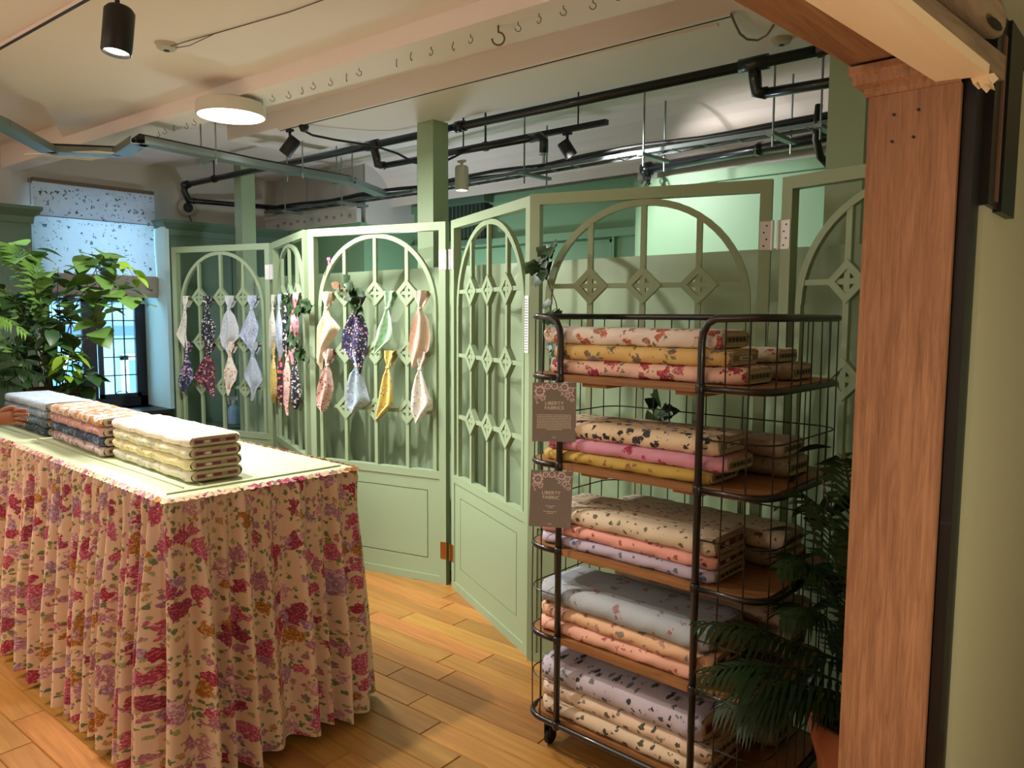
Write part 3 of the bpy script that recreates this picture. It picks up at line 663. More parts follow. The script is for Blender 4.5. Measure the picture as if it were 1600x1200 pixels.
ivy('ivy with pink flower round the hinge beside the turned panel', [A(2,.80,-.05,1.72),A(2,.95,-.06,1.64),A(3,.02,-.05,1.62),A(3,.09,-.05,1.66)], 26, A(3,0,-.05,1.65), 1.1)
ivy('dark ivy spray over the second diamond of the scarf panel', [A(3,.36,-.02,1.80),A(3,.40,-.04,1.72),A(3,.46,-.04,1.62)], 20, A(3,.4,-.03,1.7), 1.15)
ivy('trailing ivy lower down the turned panel edge', [A(2,.86,-.05,1.55),A(2,.97,-.06,1.42),A(3,.02,-.05,1.36),A(3,.10,-.05,1.30)], 20, A(3,0,-.05,1.4), 1.0)
ivy('ivy hanging down the left stile of the panel behind the cart', [A(5,.13,-.02,1.93),A(5,.08,-.04,1.80),A(5,.14,-.04,1.66),A(5,.17,-.03,1.50),A(5,.22,-.03,1.40)], 34, A(5,.1,-.03,1.7), 1.35)
ivy('dark ivy clump seen through the cart below its top shelf', [A(5,.62,-.02,1.24),A(5,.60,-.05,1.12),A(5,.64,-.05,1.02)], 22, A(5,.6,-.03,1.15), 1.5)
bf = ivy('tiny pink blossom twig above the cream scarf', [A(3,.14,-.01,1.84),A(3,.17,-.02,1.90),A(3,.20,-.02,1.93)], 0, A(3,.16,-.01,1.86), .5, '#C77FA0')
bt = thing('butterfly', 'brown and white butterfly ornament above the cream scarf', 'ornament', A(3,.27,-.02,1.765), radians(15))
for sg in (-1, 1):
    w_ = leaf_mesh('wing', .07, .05, mat('butterfly_brown','#7A5530',.6,var=.5,vs=60), .1, .1)
    place_leaf(w_, bt, (0,-.005,0), (sg*1,-.2,.5), (0,-1,.3), 1, 'wing')
MB().tube([(0,-.008,-.02),(0,-.008,.02)], .003, 6).build('body', DARKM, bt)

# ------------------------------------------------------------------ skirted display table
tb = thing('display_table', 'long fabric-covered display table with gathered rose-print skirt', 'table', (-3.7, 1.43, 0), world=True)
TX0, TX1, TY0, TY1, TZ = -5.0, -2.452, 1.055, 1.80, 1.0
CLOTH = mat('pale_green_cloth', '#C3CFA8', .7, var=.05, vs=2)
MB().box(TX0,TY0,TZ-.03,TX1,TY1,TZ-.008).build('table_board', mat('board_mdf','#A58A62',.7), tb)
def top(u, v):
    x = TX0+(TX1-TX0+.008)*u; y = TY0-.008+(TY1-TY0+.016)*v
    e = min(u*(TX1-TX0), (1-u)*(TX1-TX0), v*.76, (1-v)*.76)
    return (x, y, TZ-.006+.004*sin(x*5+y*3)*min(1, e*8)*.5+min(.004, e*.2))
MB().grid(top, 60, 18).build('top_cloth', CLOTH, tb, True)
m_ = MB()
for (y, dz) in ((TY0+.10,.0045),(TY0+.17,.0035)): m_.bar((TX0+.1,y,TZ+.0005),(TX1-.12,y+.01,TZ+.0005),.004,.006)
m_.bar((TX1-.07,TY0+.03,TZ),(TX1-.06,TY1-.03,TZ),.005,.007); m_.build('fold_line', mat('cloth_fold','#A9B692',.8), tb)
for x in (TX0+.08, TX1-.1):
    for y in (TY0+.1, TY1-.08): MB().box(x-.025,y-.025,0,x+.025,y+.025,TZ-.03).build('leg', SHELFW, tb)
SK = floral('rose_print', '#E0C4A8', [(40,.30,.55,['#6E8048','#A2A468','#6C7F50'],.6),(30,.32,.28,['#B08088','#A5708C','#B88E50','#B86478'],.6),(13,.38,.28,['#CF9CA2','#BE8CA0','#AE86A0'],.7),(14.5,.42,.42,['#A82C4A','#B84864','#B07426','#C05C78','#9C3654','#B47888'],.7)], uv=True, rough=.85)
path = [(TX0,TY0),(TX1,TY0),(TX1,TY1),(TX0,TY1)]
segs = []; tot = 0
for a, b in zip(path[:-1], path[1:]):
    L = hypot(b[0]-a[0], b[1]-a[1]); segs.append((a, b, L, tot)); tot += L
def onpath(s):
    for a, b, L, s0 in segs:
        if s <= s0+L+1e-6:
            t = (s-s0)/L; d = ((b[0]-a[0])/L, (b[1]-a[1])/L); nx, ny = d[1], -d[0]
            # round the corners by blending normals near them
            for (cs, n0, n1) in ((segs[1][3],(0,-1),(1,0)),(segs[2][3],(1,0),(0,1))):
                w_ = (s-cs)/.07
                if -1 < w_ < 1:
                    q = (w_+1)/2; nx = n0[0]*(1-q)+n1[0]*q; ny = n0[1]*(1-q)+n1[1]*q; l = hypot(nx, ny); nx /= l; ny /= l
            return a[0]+d[0]*t*L, a[1]+d[1]*t*L, nx, ny
rs = random.Random(3); PH = [rs.uniform(0, 6.28) for _ in range(12)]
def pleat(s, v):
    # v 0 top .. 1 hem ; wandering fold phase, many fine gathers at top, fewer deep folds below
    w1 = s*74+1.6*sin(s*7+PH[0])+1.1*sin(s*17+PH[1]); w2 = s*100+2*sin(s*11+PH[2])
    deep = sin(w1+.5*sin(v*2+s*9)); fine = sin(w2*2.1)
    a = .006+.033*min(1, v*1.6)**.8
    return a*(deep+.45*sin(w1*.47+PH[3]))+.006*(1-v)**4*fine+.004*sin(v*5+s*23)*v
def skirt(u, v):
    s = u*tot; x, y, nx, ny = onpath(s)
    hem = TZ-.992+.012*sin(s*13)+.010*sin(s*31)
    hemc = .045*math.exp(-((s-segs[1][3]-segs[1][2])/.1)**2)
    z = TZ-.002-(TZ-.030-hem*.6-hemc*0)*v
    if v < .05: off = .006+.012*math.sin(v/.05*pi/2)
    else: off = .014
    flare = .004+.050*v**1.3
    off += flare*min(1, v*3)+pleat(s, v)
    return (x+nx*off, y+ny*off, max(.008, z))
NU = 900
m_ = MB().grid(skirt, NU, 26, uvf=lambda u, v: (u*tot*1.55, (1-v)*1.0))
m_.build('skirt', SK, tb, True)
m_ = MB().grid(lambda u, v: (lambda q: (q[0]+q[2]*(.004+.018*v), q[1]+q[3]*(.004+.018*v), TZ+.002-.012*v+.002*sin(u*tot*190)))(onpath(u*tot)), NU, 2, uvf=lambda u, v: (u*tot*1.55, 1+v*.02))
tag(m_.build('gathered_heading', SK, tb, True))

# ------------------------------------------------------------------ fabric bolts
CARD = mat('bolt_card', '#8C7C6C', .8); MAROONL = mat('label_maroon', '#6E1F3E', .6); LABELW = mat('label_paper', '#D8CBB8', .7); INNER = mat('cut_edges', '#BFAE92', .9, var=.3, vs=120)
def bolt(label, x0, x1, y0, y1, z0, th, mt, group, rz=0, fat=1.0, plate='maroon', name='fabric_bolt', end=True):
    """flat-folded bolt lying along x; label end faces +x"""
    cx, cy = (x0+x1)/2, (y0+y1)/2; hl = (x1-x0)/2; hw = (y1-y0)/2; hh = th/2
    t = thing(name, label, 'fabric', (cx, cy, z0), radians(rz), group)
    N = 28; ph = R(0, 9)
    sl = hw-hh; SEC = [(sl+hh*cos(q_), hh*sin(q_)) for q_ in [-pi/2+pi*k/9 for k in range(10)]]+[(sl-2*sl*k/5, hh*(1+.05*sin(pi*k/5))) for k in range(1, 5)]
    SEC += [(-sl-hh*cos(q_), hh*sin(q_)) for q_ in [pi/2-pi*k/9 for k in range(10)]]+[(-sl+2*sl*k/5, -hh) for k in range(1, 5)]
    def ring(a): return SEC[int(round(a/(2*pi)*28)) % 28]
    def fn(u, v):
        a = 2*pi*v; y, z = ring(a); x = -hl+2*hl*u
        k = 1-.0*u; w_ = .0016*sin(x*31+a*3+ph)+.0012*sin(x*77+a*5)
        edge = min(u, 1-u)*2*hl; sh = 1-.12*max(0, 1-edge/.01)
        return (x+.003*sin(a*3+ph)*(1 if u in (0, 1) else 0), y*sh+w_, hh+z*sh+w_*(1 if abs(z) < hh*.98 else .3)*.6)
    m_ = MB().grid(fn, 36, N)
    m_.build('cloth', mt, t, True)
    if not end: 
        for e in (0, 1): pass
    # layered end faces
    for sg in (-1, 1):
        e_ = MB(); i0 = 0
        for rr, dx in ((.86, -.0005), (.80, .004), (.60, .0015), (.56, .004)):
            for j in range(N):
                y, z = ring(2*pi*j/N); e_.v.append(Vector((sg*(hl-.001+dx), y*(rr+(1-rr)*.25) if rr < .8 else y*rr, hh+z*rr)))
        for k in range(3):
            for j in range(N):
                q = (k*N+j, k*N+(j+1)%N, (k+1)*N+(j+1)%N, (k+1)*N+j); e_.f.append(q if sg > 0 else q[::-1])
        e_.f.append(tuple(3*N+j for j in range(N)) if sg > 0 else tuple(3*N+j for j in range(N))[::-1])
        e_.build('folded_edges', INNER, t)
    cw = hw*.72; ch = hh*.34; xe = hl+.004
    cd_ = MB().box(xe-.004,-cw,hh-ch,xe+.001,cw,hh+ch).build('board_end', CARD, t)
    if plate == 'maroon':
        for (a_, b_) in ((-.98,-.62),(.5,.97),(-.2,.2)): MB().box(xe,cw*a_,hh-ch*.8,xe+.0016,cw*b_,hh+ch*.8).build('label_band', MAROONL, cd_)
        MB().box(xe,-cw*.52,hh-ch*.6,xe+.0018,-cw*.28,hh+ch*.6).build('label', LABELW, cd_)
    elif plate == 'paper':
        MB().box(xe,-cw*.6,hh-ch*.7,xe+.0018,cw*.5,hh+ch*.7).build('label', LABELW, cd_)
        MB().box(xe+.001,-cw*.4,hh-ch*.2,xe+.0024,cw*.3,hh+ch*.1).build('print_line', DARKM, cd_)
    elif plate == 'dark':
        m2 = MB()
        for k in range(5): m2.box(xe,-cw*.8+k*cw*.33,hh-ch*.6,xe+.0018,-cw*.8+k*cw*.33+cw*.2,hh+ch*.6)
        m2.build('printed_blocks', mat('print_dark','#3E3430',.7), cd_)
    return t
G1 = 'pale fabric bolts in the front table stack'
tz = TZ+.0035
def B_(n, base, ly): return floral(n, base, ly)
whites = [('lowest bolt of the near pale stack, grey-cream mottled', B_('b_greycream','#D6D2BE',[(35.2,.5,0.55,['#B9BAA6','#C9C8B4'],.6)])),
          ('third bolt down in the near pale stack, yellowish mottled', B_('b_yellowcream','#E0D6A4',[(32,.5,0.55,['#CDBF82','#EAE4C0'],.6)])),
          ('second bolt down in the near pale stack, grey and lemon', B_('b_greylemon','#DBD9BC',[(32,.5,0.55,['#BFC0AA','#D9CE96'],.6)])),
          ('top bolt of the near pale stack, cream white, brightly lit', B_('b_white','#F1E9DC',[(48,.3,0.44,['#E0D2C6'],.5)]))]
for k, (lb_, mt) in enumerate(whites): bolt(lb_, -3.335+R(-.004,.004), -2.605-.003*k, 1.205, 1.418, tz+k*.0408, .0405, mt, G1, rz=-1.2)
mids = [('lowest bolt of the middle table stack, mauve and cream blotches', B_('b_mauve','#D4C2BC',[(38.4,.5,0.88,['#A87E90','#C9A6A6','#8F7488'],.6)])),
        ('dark navy bolt with slate swirls, third down in middle stack', B_('b_navy','#2E3E58',[(48,.45,0.88,['#5E7896','#41587A','#8597A8'],.7)])),
        ('dusty pink bolt below the orange floral one, middle stack', B_('b_dustypink','#C99A94',[(41.6,.5,0.77,['#BC8688','#D6AEA0','#A07A80'],.6)])),
        ('orange and grey floral bolt on top of the middle stack', B_('b_orange','#E6DACC',[(48,.42,0.66,['#A09CA8','#C9BEC4'],.5),(30,.5,0.95,['#C97A18','#D08A28','#BC7A28'],.6)]))]
for k, (lb_, mt) in enumerate(mids): bolt(lb_, -4.055+R(-.004,.004), -3.348+R(-.004,.004), 1.190, 1.410, tz+k*.0408, .0405, mt, 'bolts in the middle table stack', rz=-2.0)
lefts = [('dark blue-green bolt at the bottom of the left stack', B_('b_teal','#33444E',[(48,.45,0.88,['#6C8594','#22303C','#8FA0A0'],.7)])),
         ('slate floral bolt second up in the left stack', B_('b_slate','#5F7684',[(48,.45,0.77,['#8FA6B4','#42586A'],.6)])),
         ('blue-grey bolt behind the hand in the left stack', B_('b_bluegrey','#8499AC',[(41.6,.45,0.77,['#A9BACA','#6A8094'],.6)])),
         ('pale blue bolt on top of the left stack', B_('b_paleblue','#AEBFD0',[(48,.4,0.66,['#8FA8C2','#C6D2DC'],.6)]))]
for k, (lb_, mt) in enumerate(lefts): bolt(lb_, -4.80, -4.105+R(-.006,.006), 1.20, 1.43, tz+k*.0408, .0405, mt, 'bolts in the left table stack', rz=-1.0)

# ------------------------------------------------------------------ customer whose hand reaches in from the left
SKIN = mat('skin', '#A06A50', .5); CLO = mat('dark_coat', '#1B1A20', .8); TRO = mat('grey_trousers', '#57565C', .85); HAIR = mat('dark_hair', '#2A1A14', .6); SHOE = mat('black_shoe', '#121212', .4)
def skin_obj(name, chains, mt, parent, sub=2, loc=(0,0,0)):
    """chains: list of lists of (x,y,z,r); chains may start at a shared point"""
    vs, es, rr, idx = [], [], [], {}
    for ch in chains:
        prev = None
        for (x, y, z, r) in ch:
            key = (round(x, 4), round(y, 4), round(z, 4))
            if key not in idx: idx[key] = len(vs); vs.append((x-loc[0], y-loc[1], z-loc[2])); rr.append(r)
            if prev is not None and prev != idx[key]: es.append((prev, idx[key]))
            prev = idx[key]
    me = bpy.data.meshes.new(name); me.from_pydata(vs, es, []); me.materials.append(mt)
    o = bpy.data.objects.new(name, me); col.objects.link(o); o.parent = parent
    sm = o.modifiers.new('skin', 'SKIN'); sm.use_smooth_shade = True
    if not me.skin_vertices: me.skin_vertices.new()
    for i, r in enumerate(rr):
        q = r if isinstance(r, tuple) else (r, r); me.skin_vertices[0].data[i].radius = q
    me.skin_vertices[0].data[0].use_root = True
    sb = o.modifiers.new('subd', 'SUBSURF'); sb.levels = sub; sb.render_levels = sub
    return o
pl = (-4.86, .70, 0)
pr = thing('person', 'person in dark coat reaching in from the left, hand on fabric bolts', 'person', pl)
Wp = Vector((-4.215, 1.010, 1.100)); Kp = Vector((-4.120, 1.085, 1.112))
d_ = (Kp-Wp).normalized(); n_ = Vector((.55,.62,.0)).cross(Vector((0,0,1))).normalized(); upv = Vector((0,0,1))
sh = (-4.72,.78,1.36); el = (-4.52,.80,1.06)
px, py = -4.86, .70
body = [[(px,py,.98,(.12,.085)),(px,py,1.15,(.11,.08)),(px,py,1.30,(.12,.085)),(px,py,1.40,(.09,.07)),(px,py,1.48,.052),(px+.01,py+.01,1.545,.050),(px+.02,py+.025,1.60,(.066,.076)),(px+.02,py+.02,1.66,(.078,.095)),(px+.02,py+.02,1.73,(.076,.092)),(px+.02,py+.015,1.785,(.045,.055))],
        [(px,py,1.30,(.12,.085)),(sh[0],sh[1],sh[2],.055),(el[0]-.03,el[1]-.01,el[2]+.03,.045),(el[0]+.03,el[1]+.01,el[2],.042),((el[0]+Wp.x)/2,(el[1]+Wp.y)/2,(el[2]+Wp.z)/2,.038),(Wp.x-.02,Wp.y-.02,Wp.z,.029),(Wp.x,Wp.y,Wp.z,.027),(Wp.x+.045,Wp.y+.038,Wp.z+.006,(.022,.038)),(Kp.x,Kp.y,Kp.z,(.018,.040))],
        [(px,py,1.30,(.12,.085)),(px-.16,py-.04,1.36,.055),(px-.22,py-.02,1.12,.045),(px-.16,py+.10,.92,.032),(px-.14,py+.14,.84,.03)],
        [(px,py,.98,(.12,.085)),(px+.09,py,.92,.075),(px+.09,py+.02,.52,.058),(px+.09,py,.10,.04),(px+.09,py+.12,.05,.035)],
        [(px,py,.98,(.12,.085)),(px-.09,py,.92,.075),(px-.09,py-.02,.52,.058),(px-.09,py-.04,.10,.04),(px-.09,py+.08,.05,.035)]]
b_ = skin_obj('body', body, SKIN, pr, 2, pl)
# coat and trousers as slightly larger continuous shells
coat = [[(px,py,.86,(.21,.16)),(px,py,1.0,(.20,.15)),(px,py,1.14,(.19,.145)),(px,py,1.24,(.19,.145)),(px,py,1.33,(.19,.14)),(px,py,1.41,(.15,.115)),(px,py,1.475,(.085,.08))],
        [(px,py,1.33,(.19,.14)),(sh[0],sh[1],sh[2],.085),(el[0]-.03,el[1]-.01,el[2]+.03,.06),(el[0]+.03,el[1]+.01,el[2],.058),((el[0]+Wp.x)/2,(el[1]+Wp.y)/2,(el[2]+Wp.z)/2,.05),(Wp.x-.035,Wp.y-.028,Wp.z-.002,.042)],
        [(px,py,1.33,(.19,.14)),(px-.17,py-.04,1.36,.085),(px-.22,py-.02,1.12,.06),(px-.16,py+.10,.94,.045)]]
skin_obj('coat', coat, CLO, pr, 2, pl)
skin_obj('trousers', [[(px,py,.96,(.165,.125)),(px+.09,py,.90,.10),(px+.09,py+.02,.52,.075),(px+.09,py,.14,.06)],[(px,py,.96,(.165,.125)),(px-.09,py,.90,.10),(px-.09,py-.02,.52,.075),(px-.09,py-.04,.14,.06)]], TRO, pr, 2, pl)
for sx in (.09, -.09): skin_obj('shoe', [[(px+sx,py-.03+(0 if sx>0 else -.04),.05,.05),(px+sx,py+.08,.045,.048),(px+sx,py+.17,.035,.036)]], SHOE, pr, 2, pl)
skin_obj('hair', [[(px+.02,py+.0,1.775,(.082,.095)),(px+.02,py-.025,1.73,(.094,.090)),(px+.02,py-.035,1.66,(.092,.075)),(px+.01,py-.045,1.59,(.075,.055)),(px+.01,py-.05,1.53,(.05,.035))]], HAIR, pr, 2, pl)
for sx in (-.082, .082): skin_obj('ear', [[(px+.02+sx,py+.02,1.645,.010),(px+.02+sx*1.05,py+.015,1.665,.014),(px+.02+sx*1.05,py+.01,1.69,.012)]], SKIN, pr, 1, pl)
# face
fx, fy = px+.02, py+.03
for sx in (-.032, .032): MB().lathe([(0,-.011),(.008,-.008),(.011,0),(.008,.008),(0,.011)], (fx+sx-pl[0], fy+.088-pl[1], 1.685), 10).build('eye', mat('eye_white','#EDE8E2',.2), pr, True)
MB().tube([(fx-pl[0],fy+.10-pl[1],1.69),(fx-pl[0],fy+.118-pl[1],1.655),(fx-pl[0],fy+.10-pl[1],1.645)], [.008,.012,.010], 8).build('nose', SKIN, pr, True)
MB().tube([(fx-.022-pl[0],fy+.090-pl[1],1.618),(fx-pl[0],fy+.100-pl[1],1.616),(fx+.022-pl[0],fy+.090-pl[1],1.618)], [.003,.006,.003], 6).build('mouth', mat('lips','#9C5548',.5), pr, True)
# fingers: knuckles spread down the far side of the hand, tips curl round the bolt ends
fing = []
for k, (dz, L, sp) in enumerate(((.030,.078,.0),(.011,.086,.004),(-.009,.080,.006),(-.028,.062,.006))):
    a = Kp+upv*dz-d_*.012; f1 = a+d_*L*.42+n_*.010+upv*(dz*.08); f2 = f1+d_*L*.30-n_*(-.004)+upv*(dz*.05-.004); f3 = f2+d_*L*.24-n_*(.004)+upv*(-.006)
    r = (.0098,.0104,.0098,.0086)[k]
    fing.append([(*a,r+.001),(*f1,r),(*f2,r*.92),(*f3,r*.78)])
for f_ in fing: skin_obj('finger', [f_], SKIN, pr, 2, pl)
th0 = Wp+d_*.035+upv*.022; th1 = th0+d_*.035+upv*.018+n_*.006; th2 = th1+d_*.032+upv*.006; th3 = th2+d_*.022-upv*.004
skin_obj('thumb', [[(*th0,.014),(*th1,.0125),(*th2,.0115),(*th3,.009)]], SKIN, pr, 2, pl)
for f_ in fing+[[0,0,0,(*th3,.009)]]:
    e = Vector(f_[3][:3]); MB().lathe([(0,0),(.005,.0005),(.0055,.0015),(0,.002)], tuple(e-Vector(pl)+n_*.0075), 8, Matrix.Rotation(pi/2,3,'X') @ Matrix.Diagonal((1,1.3,1))).build('nail', mat('nail','#D9A898',.3), pr)

# ------------------------------------------------------------------ plants behind the table
sd = thing('plant_stand', 'low green side counter behind the table carrying basket plants', 'stand', (-5.55,1.4,0), world=True)
MB().box(-5.95,.80,.02,-5.22,1.88,.885).build('body', GREEN_DARK, sd); MB().box(-5.97,.78,.885,-5.20,1.90,.91).build('counter_top', GREEN_DARK, sd)
for k in range(3): MB().box(-5.22,.82+k*.355,.08,-5.205,1.15+k*.355,.86).build('door', GREEN_DARK, sd)
BASK = mat('basket_brown', '#4A3524', .8, bump=.6, bs=60)
def basket(parent, r, h):
    m_ = MB(); m_.lathe([(r*.78,0),(r*.9,h*.5),(r*.98,h),(r*.9,h),(r*.84,h*.7)], n=28, caps=False); m_.lathe([(0,0),(r*.78,.001)], n=28, caps=False); m_.build('basket', BASK, parent, True)
    for q in (.25,.5,.75,1.0): MB().tube([(r*(.80+.18*q)*cos(t*pi/14), r*(.80+.18*q)*sin(t*pi/14), h*q) for t in range(28)], .008, 6, closed=True).build('woven_band', BASK, parent, True)
    MB().grid(lambda u, v: (r*.92*v*cos(2*pi*u), r*.92*v*sin(2*pi*u), h*(.93+.12*(1-v))+.012*sin(u*31+v*9)), 28, 6).build('moss', SOIL, parent, True)
LF = [leaf_mesh('leaf', .125, .115, LEAF, .15, .25, [.1,.75,1,.98,.8,.45,0]), leaf_mesh('leaf', .15, .095, LEAFD, .2, .35), leaf_mesh('leaf', .13, .07, LEAFB, .2, .35)]
def frond(parent, base, pts, mt, leaflet=.16, n=24, wd=.012, name='frond'):
    P = [Vector(base)]+[Vector(p) for p in pts]
    # Catmull-like resample
    S = []
    for k in range(len(P)-1):
        p0 = P[max(k-1,0)]; p1 = P[k]; p2 = P[k+1]; p3 = P[min(k+2,len(P)-1)]
        for j in range(8):
            t = j/8; S.append(.5*((2*p1)+(p2-p0)*t+(2*p0-5*p1+4*p2-p3)*t*t+(3*p1-p0-3*p2+p3)*t**3))
    S.append(P[-1]); m_ = MB().tube(S, [.005*(1-.7*k/(len(S)-1)) for k in range(len(S))], 5)
    for k in range(n):
        q = .22+.76*k/n; i_ = min(int(q*(len(S)-1)), len(S)-2); a = S[i_]; d = (S[i_+1]-S[i_]).normalized(); side = d.cross(Vector((0,0,1)))
        side = side.normalized() if side.length > .05 else Vector((0,1,0)); ln = leaflet*(sin(pi*(.15+.8*(k/n)))**.7)*R(.9,1.1)
        for sg in (-1, 1):
            dd = (d*.65+side*sg*.8+Vector((0,0,-.25+R(-.08,.08)))).normalized(); w_ = d*wd
            e = a+dd*ln+Vector((0,0,-.03*ln/.15)); mid = a+dd*ln*.45+Vector((0,0,.006)); i0 = len(m_.v)
            m_.v += [a-w_*.3, mid-w_, mid+w_, e, a+w_*.3]; m_.f += [(i0, i0+1, i0+2, i0+4), (i0+1, i0+3, i0+2)]
    return m_.build(name, mt, parent)
def branch(parent, pts, n, which, s=1, r=.005, spread=.10, leafname='leaf'):
    P = [Vector(p) for p in pts]; MB().tube(P, [r*(1-.6*k/(len(P)-1)) for k in range(len(P))], 6).build('stem', STEM, parent, True)
    for k in range(n):
        q = (.3+.7*(k+.5)/n)*(len(P)-1); i_ = min(int(q), len(P)-2); a = P[i_].lerp(P[i_+1], q-i_)
        th = k*2.4+R(-.4,.4); d = Vector((cos(th), sin(th), R(-.3,.6)))
        pet = a+d*R(.02,spread*.5)
        place_leaf(LF[which if which >= 0 else random.choice((0,0,1))], parent, pet, d+Vector((0,0,R(-.6,.1))), (R(-.4,.4), R(-.4,.4), 1), s*R(.75,1.2), leafname)
# main mixed plant, rim at z 1.10
pc = Vector((-5.50, 1.68, .912))
t = thing('potted_plant', 'leafy mixed plant in brown basket in front of the window', 'plant', tuple(pc)); basket(t, .225, .19)
# image-plane-like right direction in the room is about (.743,.669)
rx, ry = .743, .669
def q(a, z, b=0): return (a*rx+b*.67, a*ry-b*.74, z)     # a to the right, z up, b towards the camera
branch(t, [q(.04,.15),q(.06,.45,.02),q(.16,.75),q(.30,.98),q(.34,1.06)], 23, 0, 1.15, spread=.14)
branch(t, [q(.10,.15),q(.24,.50),q(.33,.74),q(.30,.92),q(.27,1.08)], 20, 0, 1.1, spread=.14)
branch(t, [q(.10,.16),q(.20,.5,.02),q(.34,.80),q(.46,.84),q(.52,.74)], 17, 0, 1.1, spread=.10)
branch(t, [q(.30,.95),q(.42,1.02),q(.50,.98),q(.54,.90)], 10, 2, .9, r=.003, spread=.06)
branch(t, [q(-.02,.15),q(-.04,.5),q(-.10,.80),q(-.14,1.02),q(-.12,1.10)], 26, 0, 1.0, spread=.13)
branch(t, [q(-.06,.15),q(-.12,.45),q(-.22,.70),q(-.28,.84)], 20, 1, 1.0)
branch(t, [q(0,.15,.08),q(.0,.40,.08),q(.03,.62,.06),q(.02,.80,.04)], 29, 1, .9)
branch(t, [q(.04,.15,.05),q(.08,.36,.05),q(.10,.52,.05)], 20, 1, .8)
branch(t, [q(.10,.16,.1),q(.14,.30,.12),q(.16,.40,.12),q(.17,.45,.12)], 23, 2, .85, spread=.08)
branch(t, [q(.12,.16),q(.20,.26,.05),q(.26,.30,.05)], 14, 1, .95, spread=.08)
branch(t, [q(-.10,.16,.05),q(-.18,.36,.05),q(-.24,.52,.05)], 20, 1, .9)
branch(t, [q(0,.15),q(.02,.5),q(.04,.85),q(.05,.98)], 20, 0, .95)
for (a, z, b, L) in ((-.20,1.12,.05,.17),(-.34,.86,.0,.16),(-.08,1.0,.05,.15),(-.42,.62,.08,.16)):
    frond(t, q(-.03,.18), [q(a*.35,z*.6,b),q(a*.75,z*.92,b),q(a*1.1,z,b),q(a*1.45,z*.93,b)], PALMG, L, 24)
# left palm, mostly outside the frame
t = thing('potted_palm', 'feathery palm at the left edge with fronds over the bolts', 'plant', (-5.45, 1.06, .912)); basket(t, .15, .16)
for (a, z, b) in ((.30,.86,.05),(.42,.66,.05),(.46,.46,.10),(.40,.30,.08),(.24,.96,.0),(-.2,.9,0),(.34,.56,.16),(.28,.74,.12),(-.3,.6,.1),(.44,.36,-.06)):
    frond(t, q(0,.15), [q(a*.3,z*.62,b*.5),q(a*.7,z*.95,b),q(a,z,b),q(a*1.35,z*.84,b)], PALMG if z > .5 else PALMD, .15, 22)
branch(t, [q(0,.15),q(.10,.36,.02),q(.18,.50,.04),q(.22,.56,.04)], 23, 1, .9)
branch(t, [q(.02,.15,.05),q(.14,.18,.1),q(.22,.14,.12)], 13, 0, .8)
branch(t, [q(.0,.15),q(.06,.4),q(.12,.7),q(.14,.8)], 20, 1, .9)

# right palm in terracotta pot plus dark rubber plant behind it
TERR = mat('terracotta', '#B06A44', .75, bump=.2, bs=30)
t = thing('potted_palm', 'arching palm in terracotta pot between the cart and oak post', 'plant', (-.655, 2.27, 0))
MB().lathe([(.085,0),(.10,.12),(.125,.30),(.150,.38),(.152,.435),(.138,.435),(.125,.36)], n=28, caps=False).lathe([(0,.0),(.085,.002)], n=28, caps=False).build('pot', TERR, t, True)
MB().lathe([(.13,.385),(.08,.40),(0,.405)], n=20, caps=False).build('soil', mat('soil','#1B1711',.95), t)
def qq(a, z, b=0): return (-a*rx+b*.67, -a*ry-b*.74, z)    # a to the left
def loc_(p): return (p[0]+.655, p[1]-2.27, p[2])
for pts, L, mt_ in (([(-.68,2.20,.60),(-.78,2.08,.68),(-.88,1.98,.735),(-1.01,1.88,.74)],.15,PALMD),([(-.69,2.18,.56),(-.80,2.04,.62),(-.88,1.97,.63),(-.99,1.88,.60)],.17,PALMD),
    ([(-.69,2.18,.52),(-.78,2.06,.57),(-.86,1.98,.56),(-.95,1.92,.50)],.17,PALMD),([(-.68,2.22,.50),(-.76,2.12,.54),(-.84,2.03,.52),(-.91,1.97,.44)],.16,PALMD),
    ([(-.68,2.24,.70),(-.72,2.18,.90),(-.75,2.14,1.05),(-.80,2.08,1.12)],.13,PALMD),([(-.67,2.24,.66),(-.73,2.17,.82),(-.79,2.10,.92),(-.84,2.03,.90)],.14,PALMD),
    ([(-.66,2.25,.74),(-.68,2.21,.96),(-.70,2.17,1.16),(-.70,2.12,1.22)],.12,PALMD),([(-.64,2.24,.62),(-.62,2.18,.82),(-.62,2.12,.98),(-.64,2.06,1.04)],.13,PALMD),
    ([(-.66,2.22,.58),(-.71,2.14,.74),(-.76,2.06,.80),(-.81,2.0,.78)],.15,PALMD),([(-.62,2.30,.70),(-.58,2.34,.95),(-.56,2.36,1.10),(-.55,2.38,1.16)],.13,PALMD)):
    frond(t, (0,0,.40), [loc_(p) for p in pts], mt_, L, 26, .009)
t = thing('rubber_plant', 'dark broad-leaved plant standing behind the palm at right', 'plant', (-.60, 2.50, 0))
MB().lathe([(.08,0),(.11,.26),(.12,.28),(.10,.28),(.09,.2)], n=24, caps=False).lathe([(0,.0),(.08,.002)], n=24, caps=False).lathe([(.095,.24),(0,.25)], n=16, caps=False).build('pot', mat('dark_pot','#232422',.6), t, True)
RUB = leaf_mesh('leaf', .15, .085, mat('rubber_leaf', '#1D3A22', .3, var=.2, vs=6), .15, .3); LF.append(RUB)
for (a, z, b) in ((.32,1.17,.04),(.24,1.22,.02),(.34,1.04,.0),(.20,1.10,.04),(.27,.98,.05),(.14,1.20,-.02)):
    branch(t, [(0,0,.24),qq(a*.4,z*.5,b*.5),qq(a*.8,z*.8,b),qq(a,z,b)], 10, 3, .8, r=.006, spread=.08)

